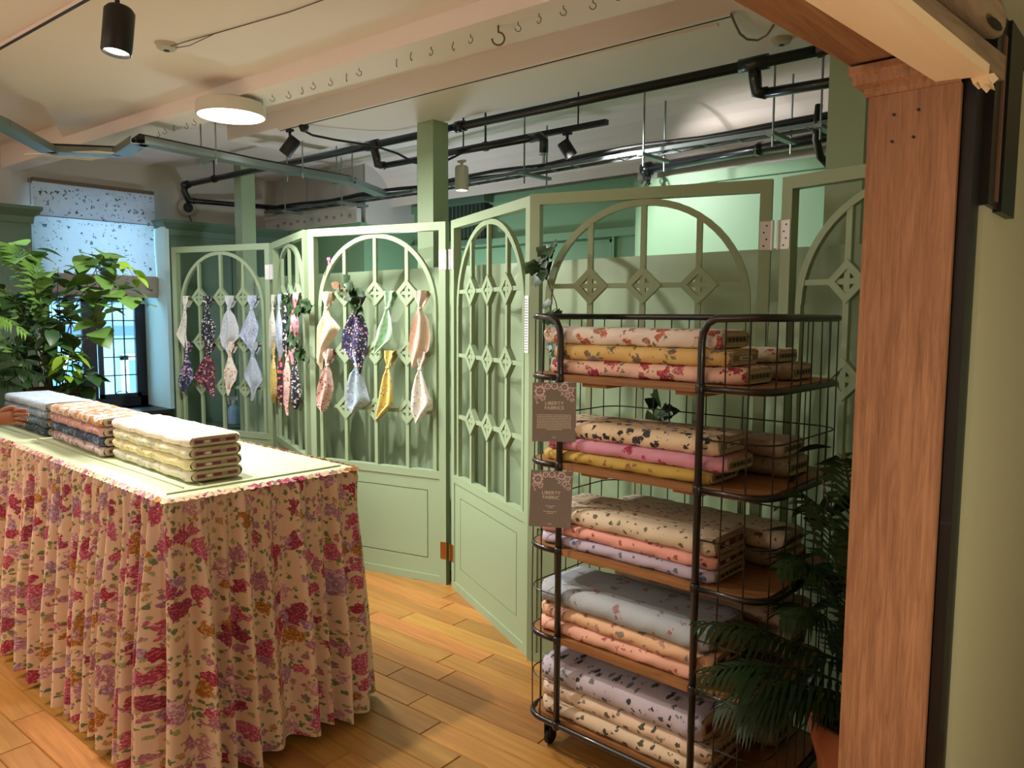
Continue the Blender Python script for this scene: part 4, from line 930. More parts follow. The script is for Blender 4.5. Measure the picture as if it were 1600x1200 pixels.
# ------------------------------------------------------------------ wire cart
ct = thing('wire_cart', 'black tube and wire trolley with five wooden shelves of fabric', 'cart', (-1.33, 2.33, 0), world=True)
CX0, CX1, CY0, CY1 = -1.790, -.872, 2.062, 2.615; PXL, PXR = -1.632, -1.098; SHZ = (.13,.447,.772,1.078,1.386); TOPZ = 1.597; rc = .085
def arc(cx, cy, a0, a1, z, n=6, r=rc): return [(cx+r*cos(a0+(a1-a0)*k/n), cy+r*sin(a0+(a1-a0)*k/n), z) for k in range(n+1)]
def loop(z, r_=0):
    return [(PXL, CY0, z)]+arc(CX0+rc, CY0+rc, -pi/2, -pi, z)+arc(CX0+rc, CY1-rc, pi, pi/2, z)+arc(CX1-rc, CY1-rc, pi/2, 0, z)+arc(CX1-rc, CY0+rc, 0, -pi/2, z)+[(PXR, CY0, z)]
bend = [(PXL,CY0,TOPZ-.075),(PXL-.004,CY0,TOPZ-.045),(PXL-.018,CY0,TOPZ-.018),(PXL-.045,CY0,TOPZ-.003)]
bendr = [(PXR+.045,CY0,TOPZ-.003),(PXR+.018,CY0,TOPZ-.018),(PXR+.004,CY0,TOPZ-.045),(PXR,CY0,TOPZ-.075)]
MB().tube([(PXL,CY0,SHZ[0])]+bend+loop(TOPZ)[2:-2]+bendr+[(PXR,CY0,SHZ[0])], .0115, 10).build('frame_tube', BLACKM, ct, True)
for k, z in enumerate(SHZ): MB().tube(loop(z), .0105, 8, closed=(k == 0)).build('shelf_rim', BLACKM, ct, True)
for z in SHZ:
    for px_ in (PXL, PXR): MB().lathe([(.014,-.014),(.0155,-.010),(.0155,.010),(.014,.014)], (px_, CY0, z), 10).build('weld_collar', BLACKM, ct, True)
# shelf boards with cleats
def rr_plan(x0, x1, y0, y1, r, n=5):
    P = []
    for cx, cy, a0 in ((x1-r,y0+r,-pi/2),(x1-r,y1-r,0),(x0+r,y1-r,pi/2),(x0+r,y0+r,pi)):
        for k in range(n+1): P.append((cx+r*cos(a0+pi/2*k/n), cy+r*sin(a0+pi/2*k/n)))
    return P
for z in SHZ:
    s_ = MB().prism(rr_plan(CX0+.012, CX1-.012, CY0-.002 if z > .2 else CY0+.02, CY1-.012, .075), z-.012, z+.012).build('shelf_board', SHELFW, ct)
    for xa in (-1.56, -1.20): MB().box(xa,CY0+.03,z-.028,xa+.10,CY1-.04,z-.012).build('cleat', SHELFW, s_)
per = loop(0)[0:1]+loop(0)[1:]; 
def along(s):
    P = [Vector(p) for p in loop(0)]; acc = 0
    for a, b in zip(P[:-1], P[1:]):
        L = (b-a).length
        if acc+L >= s: return a.lerp(b, (s-acc)/L)
        acc += L
    return P[-1]
Ltot = sum((Vector(b)-Vector(a)).length for a, b in zip(loop(0)[:-1], loop(0)[1:]))
for k in range(1, 30):
    p = along(Ltot*k/30); c = Vector(((CX0+CX1)/2, (CY0+CY1)/2, 0)); n = (p-c).normalized()*.002
    wv = .004*sin(k*2.1)
    MB().tube([(p.x+n.x,p.y+n.y,SHZ[0]),(p.x+n.x*2+wv,p.y+n.y*2,.6),(p.x+n.x*2-wv,p.y+n.y*2,1.2),(p.x+n.x,p.y+n.y,TOPZ)], .0024, 5).build('upright_wire', BLACKM, ct)
for z in (.285,.61,.925,1.232): MB().tube(loop(z), .0026, 5).build('ring_wire', BLACKM, ct)
for (x, y) in ((-1.715,2.125),(-.95,2.125),(-1.715,2.55),(-.95,2.55)):
    c_ = MB().lathe([(.014,.075),(.020,.085),(.020,.10),(.010,.12),(.010,.13)], (x,y,0), 12).box(x-.016,y-.012,.035,x-.011,y+.018,.085).box(x+.011,y-.012,.035,x+.016,y+.018,.085).build('caster', DARKM, ct, True, 30)
    MB().lathe([(0,-.010),(.024,-.010),(.030,-.006),(.030,.006),(.024,.010),(0,.010)], (x,y+.006,.030), 18, Matrix.Rotation(pi/2,3,'Y')).build('wheel', DARKM, c_, True, 30)

# bolts on the cart
def stack(si, front, items, group, x0, x1, y0, y1):
    z = SHZ[si]+.0125
    for k, (lb_, th, mt, dx0, dx1, plate) in enumerate(items):
        bolt(lb_, x0+dx0, x1+dx1, y0+R(-.005,.005), y1+R(-.005,.005), z, th-.0004, mt, group, rz=R(-.8,.8), plate=plate); z += th
FL = floral
m_rose_w = FL('c_white_rose','#E6DCD2',[(28,.26,0.72,['#6E7A4A','#7C8456'],.6),(19.2,.34,0.8,['#B8584A','#A87A5E','#C08A5E','#C46A50'],.6)])
m_yel = FL('c_yellow_rose','#DDBC78',[(28,.3,0.72,['#6E7446','#7E8A60'],.6),(19.2,.32,0.72,['#8A8A86','#B06A3C','#7A6A50'],.6)])
m_pinkr = FL('c_pink_rose','#EBC4B2',[(31.5,.24,0.58,['#7A8458'],.6),(17.5,.36,0.8,['#A82848','#B23A4C','#9C3048','#C06A6E'],.55)])
m_blackf = FL('c_cream_black','#E4CFAE',[(35.2,.38,0.8,['#26262E','#3A3A46','#5A5560'],.7)])
m_pink = FL('c_pink','#D597AE',[(25.6,.34,0.72,['#A81E54','#BC3A6A'],.5)])
m_must = FL('c_mustard','#BFA450',[(32,.24,0.51,['#9A5A30','#A87A3C'],.5)])
m_cdot = FL('c_cream_sprig','#D8CAB0',[(38.4,.27,0.87,['#5E5C44','#6E6A50','#8A5A4A'],.4)])
m_coral = FL('c_coral','#E2A396',[(38.4,.25,0.87,['#8E2A34','#A04A40'],.4)])
m_lilac = FL('c_lilac','#B4A9BC',[(38.4,.26,0.87,['#42598A','#5A6A7A'],.4)])
m_pblue = FL('c_pale_blue','#A9B3BC',[(20.8,.30,0.58,['#B46A60','#9A7A78','#7E8A84'],.7)])
m_peach = FL('c_peach','#DDB48E',[(32,.34,0.72,['#A06A5A','#8A7A72','#B4867A'],.7)])
m_rosep = FL('c_rose_peach','#E0AE98',[(35,.3,0.58,['#A8403C','#B8685A'],.7)])
m_beige = FL('c_beige','#B9A594',[(24,.26,0.65,['#8E5A54','#8A7A70'],.6)])
m_leafl = FL('c_lilac_leaf','#BDB4C0',[(41.6,.34,0.72,['#32363A','#4A5450','#6A7078'],.5,2.6)])
m_leafb = FL('c_beige_leaf','#DCC3AC',[(38.4,.33,0.72,['#4A4A38','#6A5A4A','#7E7A60'],.5,2.6)])
m_leafc = FL('c_cream_leaf','#D6C2A8',[(38.4,.33,0.72,['#4A4A38','#5A5448'],.5,2.6)])
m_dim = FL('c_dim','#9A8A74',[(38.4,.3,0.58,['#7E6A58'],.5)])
Y_F = (2.075, 2.29); Y_B = (2.335, 2.53)
stack(4,1,[('pale pink bolt with red roses at the bottom of the top shelf stack',.052,m_pinkr,0,.06,'dark'),('yellow floral bolt in the middle of the top shelf stack',.052,m_yel,.02,.01,'paper'),('white bolt with rose and leaf print on top of the cart',.058,m_rose_w,-.03,-.02,'dark')],'front bolts on the top shelf',-1.70,-1.03,*Y_F)
stack(4,0,[('grey rolled bolt behind on the top shelf, lower of two',.055,m_dim,.0,.05,'dark'),('brown floral bolt behind on the top shelf, upper of two',.045,m_rose_w,.0,.0,'dark')],'rear bolts on the top shelf',-1.62,-.99,*Y_B)
stack(3,1,[('mustard bolt at the bottom of the second shelf',.040,m_must,0,-.02,'dark'),('bright pink bolt with magenta flowers on the second shelf',.048,m_pink,.01,.03,'dark'),('cream bolt with black florals on top of second shelf stack',.060,m_blackf,.03,.0,'paper')],'front bolts on the second shelf',-1.72,-1.05,*Y_F)
stack(3,0,[('dim tan bolt behind on the second shelf, lower',.060,m_dim,0,.02,'dark'),('dim tan bolt behind on the second shelf, upper',.055,m_beige,0,.0,'dark')],'rear bolts on the second shelf',-1.62,-.96,*Y_B)
stack(2,1,[('lilac bolt with blue sprigs at bottom of third shelf',.040,m_lilac,0,0,'dark'),('coral pink sprigged bolt on the third shelf',.044,m_coral,-.01,.0,'maroon'),('cream sprigged bolt on top of the third shelf stack',.065,m_cdot,.03,.0,'maroon')],'front bolts on the third shelf',-1.73,-1.05,2.075,2.32)
stack(2,0,[('shaded bolt behind on the third shelf, lower',.060,m_dim,0,.04,'dark'),('shaded bolt behind on the third shelf, upper',.060,m_cdot,0,.03,'dark')],'rear bolts on the third shelf',-1.62,-.98,2.345,2.54)
stack(1,1,[('rose-peach bolt with red sprigs at bottom of fourth shelf',.050,m_rosep,0,0,'dark'),('tan peach bolt with faded flowers on the fourth shelf',.050,m_peach,0,.02,'maroon'),('thick pale blue floral bolt on the fourth shelf',.078,m_pblue,.0,.0,'dark')],'front bolts on the fourth shelf',-1.735,-1.06,2.075,2.35)
stack(1,0,[('beige bolt beneath the dusty one, rear of the fourth shelf',.11,m_dim,0,.02,'dark'),('dusty beige floral bolt at the rear of fourth shelf',.09,m_beige,-.02,.04,'dark')],'rear bolts on the fourth shelf',-1.60,-.96,2.385,2.57)
stack(0,1,[('cream leaf-print bolt at the bottom of the lowest shelf',.055,m_leafc,0,.0,'dark'),('beige leaf-print bolt in the middle of the lowest shelf',.055,m_leafb,-.01,.01,'dark'),('thick lilac-grey leaf-print bolt on the lowest shelf',.090,m_leafl,-.01,-.02,'maroon')],'front bolts on the lowest shelf',-1.73,-1.06,2.09,2.36)
stack(0,0,[('shaded bolt behind on the lowest shelf, lower',.08,m_dim,0,0,'dark'),('shaded bolt behind on the lowest shelf, upper',.08,m_leafb,0,0,'dark')],'rear bolts on the lowest shelf',-1.60,-.98,2.395,2.57)

# ------------------------------------------------------------------ hanging cards with print
TAUPE = mat('card_taupe', '#918880', .7); PINKP = mat('card_print_pink', '#F2DEDF', .7); CREAMP = mat('card_print_cream', '#FFF6E6', .7); MAUVEP = mat('card_print_mauve', '#8E7A80', .7)
def text(body, size, loc, mt, parent, sx=1.0):
    cu = bpy.data.curves.new('lettering', 'FONT'); cu.body = body; cu.size = size; cu.align_x = 'CENTER'; cu.align_y = 'CENTER'; cu.extrude = .0002
    tmp = bpy.data.objects.new('t', cu); col.objects.link(tmp); dg = bpy.context.evaluated_depsgraph_get(); me = bpy.data.meshes.new_from_object(tmp.evaluated_get(dg))
    bpy.data.objects.remove(tmp); me.materials.clear(); me.materials.append(mt)
    o = bpy.data.objects.new('lettering', me); col.objects.link(o); o.parent = parent; o.location = loc; o.rotation_euler = (pi/2, 0, 0); o.scale = (sx, 1, 1); return o
def rose(mf, ml, x, z, r):
    for (rr_, n, k) in ((r, 8, 0), (r*.62, 6, .4), (r*.3, 4, .1)):
        for j in range(n):
            a = 2*pi*j/n+k; cx = x+rr_*.62*cos(a); cz = z+rr_*.62*sin(a); w_ = rr_*.36; i = len((mf if n != 6 else ml).v); mm = mf if n != 6 else ml
            y = -.0014-.0002*(8-n); P = [(cx+w_*cos(a+b_)*(.9 if q_ % 2 else 1.1), y, cz+w_*sin(a+b_)) for q_, b_ in enumerate([k2*pi/3 for k2 in range(6)])]
            mm.v += [Vector(p) for p in P]; mm.f.append(tuple(range(i, i+6)))
def card(label, loc, rz, w_, h_, lines, tilt=0):
    t = thing('hanging_card', label, 'sign', loc, rz)
    t.rotation_euler = (0, radians(tilt), rz)
    MB().box(-w_/2,-.001,-h_,w_/2,.001,0).build('card', TAUPE, t)
    MB().tube([(-.002,-.002,-.008),(-.012,-.006,.012),(0,-.01,.028),(.012,-.006,.012),(.002,-.002,-.008)], .0009, 5).build('string', DARKM, t)
    mf, ml = MB(), MB(); rs_ = random.Random(5)
    for (x, z, r) in ((-.043,-.030,.020),(-.020,-.014,.012),(.000,-.012,.014),(.030,-.016,.016),(.048,-.026,.012),(-.034,-.054,.010),(.040,-.044,.010),(-.055,-.05,.007),(.052,-.06,.007),(.016,-.022,.008)): rose(mf, ml, x*w_/.13, z, r)
    for k in range(36):
        sd_ = rs_.choice((-1, 1)); x = sd_*rs_.uniform(.02,.06)*w_/.13; z = -rs_.uniform(.005,.075)*(abs(x)/.06*.7+.3); a = rs_.uniform(0, 6.28); i = len(mf.v); l = .006
        mf.v += [Vector((x+l*cos(a), -.0013, z+l*sin(a))), Vector((x+.002*cos(a+1.57), -.0013, z+.002*sin(a+1.57))), Vector((x-l*cos(a), -.0013, z-l*sin(a))), Vector((x-.002*cos(a+1.57), -.0013, z-.002*sin(a+1.57)))]; mf.f.append((i,i+1,i+2,i+3))
    tag(mf.build('printed_roses', PINKP, t), kind='stuff'); tag(ml.build('printed_petals', MAUVEP, t), kind='stuff')
    for (body, size, z, sx) in lines:
        if isinstance(body, tuple):
            m_ = MB(); nrow, wl = body; rl = random.Random(int(-z*1000))
            for r_ in range(nrow):
                ww = wl*(1 if r_ < nrow-1 else .45)/2; x = -ww
                while x < ww-.002:
                    l = rl.uniform(.003,.009); m_.box(x,-.0016,z-r_*size-.0009,min(x+l,ww),-.0011,z-r_*size+.0009); x += l+.0016
            tag(m_.build('small_print', CREAMP, t), kind='stuff')
        else: text(body, size, (0,-.0014,z), CREAMP, t, sx)
    return t
card('taupe hanging card reading LIBERTY FABRICS with a paragraph of small print', (-1.632, 2.030, 1.372), radians(38), .150, .205, [('LIBERTY',.0165,-.072,1.1),('FABRICS',.0165,-.088,1.1),((10,.118),.0056,-.112,1),((1,.030),.005,-.190,1)])
card('taupe hanging card reading LIBERTY FABRIC with two short lines below', (-1.638, 2.030, 1.064), radians(38), .146, .200, [('LIBERTY',.0165,-.078,1.1),('FABRIC',.0165,-.094,1.1),((2,.036),.006,-.124,1),((2,.048),.006,-.144,1),((1,.030),.005,-.188,1)], 2)

# blue spray bottle on the floor cabinet behind the far panel
t = thing('cabinet_box', 'low dark green box behind the farthest screen panel', 'box', (-6.62, 3.40, 0), world=True)
MB().box(-6.85,3.25,0.01,-6.45,3.60,.57).build('box_body', GREEN_DARK, t); MB().box(-6.86,3.24,.57,-6.44,3.61,.585).build('lid', GREEN_DARK, t)
t = thing('spray_bottle', 'pale blue spray bottle with white trigger behind far panel', 'bottle', (-6.56, 3.46, .585))
MB().lathe([(.0,0),(.052,.002),(.055,.02),(.055,.13),(.045,.16),(.018,.185),(.018,.20)], n=20).build('bottle_body', mat('bottle_blue','#9CC3EA',.25), t, True)
MB().lathe([(.021,.198),(.021,.225),(.012,.23)], n=12).box(-.012,-.055,.225,.012,.035,.255).box(-.006,-.05,.19,.006,-.04,.23).build('trigger', mat('trigger_white','#DCD8E6',.4), t)

# ------------------------------------------------------------------ ceiling services
def pipe(name, label, pts, r, mt, cat='pipe', fit=(), parent=None, closed=False):
    t = thing(name, label, cat, pts[0], world=True); MB().tube(pts, r, 12).build('tube', mt, t, True)
    for (a, b, rr_) in fit: MB().tube([a, b], rr_, 12).build('fitting', mt, t, True)
    return t
def lerp(a, b, t): return tuple(a[i]+(b[i]-a[i])*t for i in range(3))
pr_ = .026
A0, A1 = (-7.12,3.335,2.795), (-.9,3.585,2.80)
def on_main(x): t_ = (x-A0[0])/(A1[0]-A0[0]); return lerp(A0, A1, t_)
e0 = on_main(-7.12); t1 = on_main(-4.44); t2 = on_main(-1.66)
mp_ = pipe('water_pipe', 'long black sprinkler pipe running under the ceiling', [e0, on_main(-4), A1], pr_, BLACKP, fit=[(on_main(-4.50),on_main(-4.38),.036),(on_main(-1.73),on_main(-1.59),.036),(on_main(-7.14),on_main(-7.06),.036),(on_main(-3.62),on_main(-3.57),.036)])
MB().tube([(-7.12,3.335,2.795),(-7.14,3.335,2.74),(-7.135,3.37,2.66),(-7.11,3.42,2.655)], .03, 12).build('elbow', BLACKP, mp_, True)
MB().tube([(-7.11,3.40,2.655),(-6.95,4.16,2.66)], .024, 12).build('return_pipe', BLACKP, mp_, True)
MB().tube([t1,(t1[0]-.0,t1[1]+.03,t1[2]-.07),(t1[0]-.01,t1[1]+.05,t1[2]-.125),(t1[0]+.05,t1[1]+.06,t1[2]-.14)], .030, 12).build('drop_elbow', BLACKP, mp_, True)
b0 = (t1[0]+.03,t1[1]+.06,t1[2]-.14); b1 = (-3.12, 3.69, 2.700)
MB().tube([b0, b1], .022, 12).build('branch_pipe', BLACKP, mp_, True)
MB().tube([(-3.18,3.69,2.70),(-3.10,3.69,2.70),(-3.07,3.69,2.67),(-3.07,3.69,2.60)], .028, 12).build('end_elbow', BLACKP, mp_, True)
MB().lathe([(.030,.002),(.030,0),(.010,0)], (-3.07,3.69,2.585), 14).tube([(-3.07,3.69,2.60),(-3.07,3.69,2.535)], .008, 8).lathe([(.0,.0),(.014,.001),(.014,.003),(0,.004)], (-3.07,3.69,2.535), 12).build('sprinkler_head', STEEL, mp_)
MB().tube([t2,(t2[0],t2[1]+.02,t2[2]-.07),(t2[0]+.005,t2[1]+.03,t2[2]-.125),(t2[0]+.05,t2[1]+.035,t2[2]-.135)], .030, 12).build('drop_elbow', BLACKP, mp_, True)
MB().tube([(t2[0]+.03,t2[1]+.035,t2[2]-.135),(-.9,3.70,2.672)], .025, 12).build('branch_pipe', BLACKP, mp_, True)
for x in (-6.6,-3.56,-1.35):
    p = on_main(x); MB().tube([(p[0],p[1],p[2]+.02),(p[0],p[1],2.96)], .006, 6).tube([(p[0]-.012,p[1],p[2]),(p[0]+.012,p[1],p[2])], .034, 12).build('pipe_hanger', BLACKP, mp_)
MB().tube([(-3.55,3.67,2.71),(-3.55,3.67,2.96)], .007, 6).tube([(-3.562,3.67,2.70),(-3.538,3.67,2.70)], .032, 12).build('pipe_hanger', BLACKP, mp_)
hp = pipe('heating_pipe', 'second black pipe with capped end above the arched panel', [(-2.84,4.49,2.585),(-.95,4.30,2.60)], .033, BLACKP, fit=[((-2.86,4.49,2.585),(-2.80,4.485,2.585),.046),((-2.02,4.405,2.59),(-1.99,4.40,2.59),.042)])
m_ = MB()
for k in range(7): m_.tube([(-2.80,4.46,2.56),(-2.80+R(-.03,.03),4.44+R(-.03,.03),2.52),(-2.80+R(-.07,.05),4.43+R(-.04,.04),2.47+R(-.02,.02))], .006, 5)
m_.build('tied_cables', DARKM, hp)
pipe('cable_hose', 'short black hose dropping in front of the green wall', [(-1.55,4.10,2.70),(-1.55,4.08,2.60),(-1.55,4.08,2.52),(-1.54,4.12,2.44),(-1.52,4.2,2.40)], .020, DARKM, 'hose')
# long cable tray
def tray(name, label, pts, w_, h_, rungs, mt=STEEL):
    t = thing(name, label, 'cable tray', pts[0], world=True)
    for a, b in zip(pts[:-1], pts[1:]):
        d = (Vector(b)-Vector(a)); L = d.length; d.normalize(); s_ = d.cross(Vector((0,0,1))).normalized()
        MB().bar(Vector(a)+s_*w_/2, Vector(b)+s_*w_/2, .004, h_).bar(Vector(a)-s_*w_/2, Vector(b)-s_*w_/2, .004, h_).build('side_rail', mt, t)
        if rungs:
            for k in range(int(L/rungs)):
                p = Vector(a)+d*(k+.5)*rungs; MB().bar(p-s_*w_/2-Vector((0,0,h_/2)), p+s_*w_/2-Vector((0,0,h_/2)), .012, .004).build('rung', mt, t)
        else: MB().bar(Vector(a)-Vector((0,0,h_/2)), Vector(b)-Vector((0,0,h_/2)), w_, .003).build('tray_base', mt, t)
    return t
T2 = [(-6.95,4.10,2.60),(-4.85,4.19,2.60),(-2.90,4.12,2.60),(-.95,4.12,2.60)]
lt = tray('ladder_tray', 'long galvanised cable ladder under the rear ceiling', T2, .11, .022, .20, mat('tray_grey', '#6F7A7A', .5, .5))
for k in range(3):
    P = []
    for j in range(33):
        a = j/32*3; i_ = min(int(a), 2); p = lerp(T2[i_], T2[i_+1], a-i_); P.append((p[0], p[1]-.035+.035*k+.01*sin(j*1.1+k*2), 2.635+.010*sin(j*.9+k)+.012*(k == 1)))
    MB().tube(P, .011 if k else .014, 6).build('cable', DARKM, lt, True)
for x in (-6.5,-5.6,-4.6,-3.5,-2.55,-1.75,-1.5):
    y = 4.13; m_ = MB().box(x-.02,y-.17,2.555,x+.02,y+.14,2.575)
    m_.tube([(x,y-.13,2.50),(x,y-.13,2.95)], .006, 6).tube([(x,y+.11,2.50),(x,y+.11,2.93)], .006, 6).build('hanger_bracket', STEEL, lt)
T1 = [(-4.35,.78,2.62),(-4.886,1.28,2.62),(-5.45,1.69,2.62),(-5.20,2.02,2.62),(-4.735,1.955,2.62),(-4.87,2.80,2.62),(-4.86,3.55,2.61),(-5.12,4.04,2.60)]
ft = tray('cable_tray', 'zigzag steel cable tray crossing under the ceiling beam at left', T1, .10, .04, 0)
MB().tube([(p[0]+.01*sin(k*3), p[1], p[2]+.02) for k, p in enumerate(T1)], .022, 8).build('cable_bundle', DARKM, ft, True)
MB().tube([(p[0]-.03, p[1]+.01*sin(k*2), p[2]+.025) for k, p in enumerate(T1)], .012, 8).build('cable', DARKM, ft, True)
for (x, y, zt) in ((-4.885,2.45,2.95),(-4.93,3.55,2.96),(-4.90,3.1,2.93)):
    MB().box(x-.13,y-.02,2.60,x+.13,y+.02,2.62).tube([(x-.1,y,2.56),(x-.1,y,zt)], .005, 6).tube([(x+.1,y,2.56),(x+.1,y,zt)], .005, 6).build('hanger_bracket', STEEL, ft)
MB().prism([(-5.62,1.60),(-5.18,1.86),(-5.1,2.02),(-5.5,1.95)], 2.60, 2.606).build('plaster_plate', WHITE_C, ft)

def spotlamp(label, top, ax, L, r, mt, on_=True, group=None, arm=True, es=14, drop=.06):
    """cylinder spot: top = mounting point, ax = aim vector"""
    ax = Vector(ax).normalized(); t = thing('spotlight', label, 'spotlight', top, 0, group)
    c = Vector((0,0,-drop-L*.35)) if arm else Vector((0,0,0)); Mx = ax.to_track_quat('Z', 'Y').to_matrix()
    b_ = MB().lathe([(.0,-L*.5),(r*.8,-L*.5),(r,-L*.42),(r,L*.47),(r*.93,L*.5),(r*.86,L*.5),(r*.80,L*.44)], tuple(c), 24, Mx, caps=False).build('housing', mt, t, True, 40)
    MB().lathe([(0,L*.435),(r*.8,L*.435)], tuple(c), 24, Mx, caps=False).build('lens', mat('lamp_glow', '#FFFFFF', .5, emit='#FFF6EA', es=es), t)
    if arm: MB().tube([(0,0,.0),(0,0,-.05),tuple(c-ax*L*.2)], .009, 8).box(-.03,-.012,-.014,.03,.012,0).build('arm', DARKM if mt is not WHITE_L else mt, t)
    return t
WHITE_L = mat('lamp_white', '#D9D3C4', .5)
spotlamp('large black cylinder spotlight at top left of the ceiling', (-2.975,1.165,2.80), (.02,-.12,-1), .165, .052, DARKM, drop=.125)
spotlamp('black spotlight tilted down on the middle ceiling track', (-4.50,2.815,2.80), (-.55,-.45,-.9), .13, .042, DARKM)
spotlamp('white cylinder downlight hanging beside the middle post', (-3.70,3.60,2.62), (0,0,-1), .16, .045, WHITE_L, arm=True)
spotlamp('small black spotlight on black bar aimed at the rear wall', (-2.99,3.82,2.73), (.35,.55,-.9), .11, .040, DARKM, es=40)
tk = thing('track_rail', 'black lighting track bar above the narrow arched panel', 'track', (-3.4,3.81,2.74), world=True)
MB().bar((-4.04,3.80,2.75),(-2.70,3.83,2.75),.036,.03).build('rail', DARKM, tk)
for x in (-3.9,-2.9): MB().tube([(x,3.81,2.76),(x,3.81,2.96)], .005, 6).build('hanger_rod', DARKM, tk)
tk = thing('track_rail', 'thin recessed light track running along the middle ceiling bay', 'track', (-3,3.1,2.93), world=True)
MB().bar((-4.6,2.80,2.814),(-1.48,2.955,2.814),.03,.014).build('rail', WHITE_C, tk); MB().bar((-4.6,2.805,2.806),(-1.48,2.96,2.806),.006,.004).build('slot', DARKM, tk)
MB().bar((-2.9,2.93,2.816),(-1.58,3.03,2.816),.02,.01).build('rail', WHITE_C, tk)
tk = thing('track_rail', 'light track at the top left corner of the ceiling', 'track', (-4,1.13,2.82), world=True)
MB().bar((-7.0,.93,2.818),(-2.3,1.26,2.818),.035,.024).build('rail', WHITE_C, tk); MB().bar((-7.0,.915,2.808),(-2.3,1.245,2.808),.008,.008).build('slot', DARKM, tk)
t = thing('cord_boss', 'black socket with cord hanging from the middle track', 'cable', (-4.36,2.83,2.80), world=True)
MB().lathe([(.0,-.03),(.02,-.03),(.032,-.005),(.032,.01),(0,.01)], (-4.36,2.83,2.80), 12).build('plug', DARKM, t, True)
P = [(-4.36,2.83,2.775),(-4.37,2.90,2.76),(-4.33,3.05,2.75),(-4.22,3.28,2.735),(-4.12,3.40,2.69),(-4.0,3.45,2.62),(-3.9,3.50,2.60),(-3.78,3.50,2.60),(-3.68,3.52,2.63),(-3.62,3.55,2.66)]
MB().tube(P, .008, 6).build('cord', DARKM, t, True)
dl = thing('ceiling_light', 'round white drum ceiling light glowing under the hooked beam', 'ceiling light', (-3.96, 2.12, 2.75), world=True)
MB().lathe([(.172,-.075),(.180,-.07),(.180,-.02),(.176,-.008),(.15,-.006),(.0,-.006)], (-3.96,2.12,2.735), 40, caps=False).lathe([(.176,-.066),(.180,-.075)], (-3.96,2.12,2.735), 40, caps=False).lathe([(.10,-.008),(.10,.02),(0,.02)], (-3.96,2.12,2.735), 24, caps=False).build('drum', WHITE_L, dl, True, 35)
MB().lathe([(0,-.0745),(.170,-.0735),(.173,-.072)], (-3.96,2.12,2.735), 40, caps=False).build('diffuser', mat('diffuser_glow', '#FFFFFF', .5, emit='#FFFDF6', es=7), dl, True)
def detector(label, x, y, z, s=1):
    t = thing('smoke_detector', label, 'smoke detector', (x, y, z))
    MB().lathe([(.0,-.030*s),(.028*s,-.030*s),(.042*s,-.022*s),(.045*s,-.008*s),(.050*s,-.006*s),(.050*s,0),(0,0)], n=20).build('housing', mat('beige_plastic', '#B9B4A4', .5), t, True, 35)
    MB().lathe([(0,-.034*s),(.012*s,-.033*s),(.014*s,-.029*s)], n=12, caps=False).build('sensor', DARKM, t)
    return t
detector('beige smoke detector with wire near the big black spotlight', -3.60, 1.62, 2.83)
detector('grey smoke detector beside the oak lintel', -1.45, 3.37, 2.82, .9)
t = thing('bell_cord', 'thin wire running along the cream ceiling from detector', 'cable', (-3.6,1.65,2.83), world=True)
MB().tube([(-3.56,1.62,2.81),(-3.45,1.66,2.822),(-3.3,1.70,2.826),(-2.84,1.785,2.826),(-1.2,1.95,2.826)], .0022, 5).tube([(-3.58,1.64,2.81),(-3.5,1.68,2.815),(-3.3,1.70,2.826)], .002, 5).build('wire', mat('wire_brown','#5E5048',.7), t)
t = thing('loop_wire', 'looping brown wire hanging beside the oak lintel', 'cable', (-1.6,3.2,2.92), world=True)
MB().tube([(-1.475,2.935,2.805),(-1.50,3.02,2.80),(-1.53,3.13,2.795),(-1.53,3.20,2.79),(-1.50,3.24,2.79),(-1.45,3.22,2.795),(-1.40,3.17,2.81)], .005, 6).build('wire', mat('wire_tan','#8A7460',.7), t, True)
t = thing('alarm_bell', 'round pale alarm bell on the wall above the green cabinet', 'alarm', (-7.19,3.37,2.594), 0)
MB().lathe([(0,.0),(.085,.002),(.085,.02),(.07,.035),(0,.04)], n=24, M=Matrix.Rotation(pi/2,3,'Y')).build('bell', mat('beige_plastic', '#B9B4A4', .5), t, True, 35)
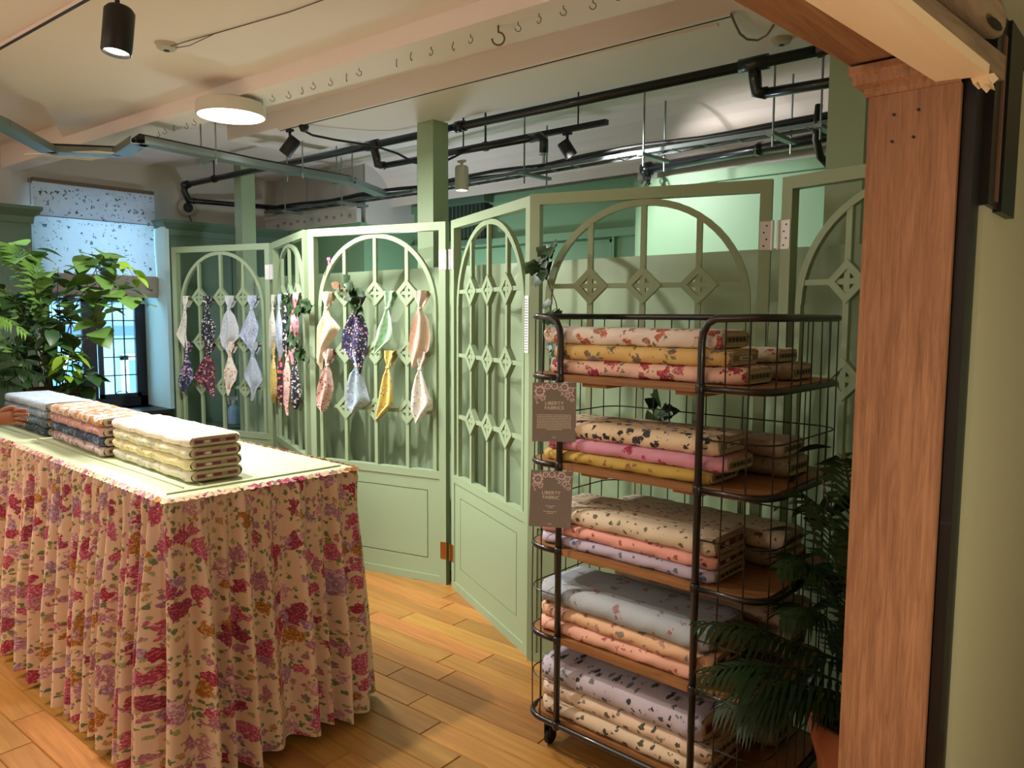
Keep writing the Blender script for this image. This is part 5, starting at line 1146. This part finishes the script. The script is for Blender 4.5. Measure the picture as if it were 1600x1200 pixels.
MB().lathe([(0,.038),(.045,.04),(.04,.06),(0,.065)], n=16, M=Matrix.Rotation(pi/2,3,'Y')).build('centre', DARKM, t, True, 35)
MB().tube([(.03,.0,-.04),(.03,.02,-.09),(.01,.05,-.13)], .005, 5).build('lead', DARKM, t)
# hooks under the beam
def hook_mesh():
    P = [(0,0,0),(0,0,-.012)]+[(.012*sin(a), 0, -.024+.012*cos(a)-.0) for a in [pi*k/8 for k in range(0, 13)]]
    return MB().tube(P, .0018, 5).mesh('cup_hook', mat('hook_brass', '#6E5E4A', .5, .5), True)
hm = hook_mesh(); nh = 0; hooks = []; lh = 0
px0 = [(-5.45+k*.1165) for k in range(37)]
for k, x in enumerate(px0):
    if k in (3, 9, 13, 22): continue
    y = 2.30+.052*(x+2.3)+.012*sin(k*2)
    o = bpy.data.objects.new('cup_hook', hm); col.objects.link(o); o.location = (x, y, 2.75); o.rotation_euler = (0, 0, R(-1.2,1.2))
    big = k == 28
    if big: o.scale = (2.1,2.1,2.1); o.location.x = -2.155; o.rotation_euler = (0,0,.75)
    d_k = k-28; W_ = ['first','second','third','fourth','fifth','sixth','seventh','eighth','ninth','tenth','eleventh','twelfth','thirteenth','fourteenth','fifteenth','sixteenth','seventeenth','eighteenth','nineteenth','twentieth','twenty-first','twenty-second','twenty-third','twenty-fourth','twenty-fifth']
    if d_k < 0: lh += 0
    hooks.append((o, big))

ib = [i for i, h in enumerate(hooks) if h[1]][0]
W_ = ['','first','second','third','fourth','fifth','sixth','seventh','eighth','ninth','tenth','eleventh','twelfth','thirteenth','fourteenth','fifteenth','sixteenth','seventeenth','eighteenth','nineteenth','twentieth','twenty-first','twenty-second','twenty-third','twenty-fourth','twenty-fifth','twenty-sixth','twenty-seventh','twenty-eighth']
for i, (o, big) in enumerate(hooks):
    if big: tag(o, 'large dark hook standing out in the row of small ones', 'hook', 'cup hooks under the beam')
    else: tag(o, 'small cup hook under the beam, %s to the %s of the large dark hook' % (W_[abs(i-ib)], 'left' if i < ib else 'right'), 'hook', 'cup hooks under the beam')
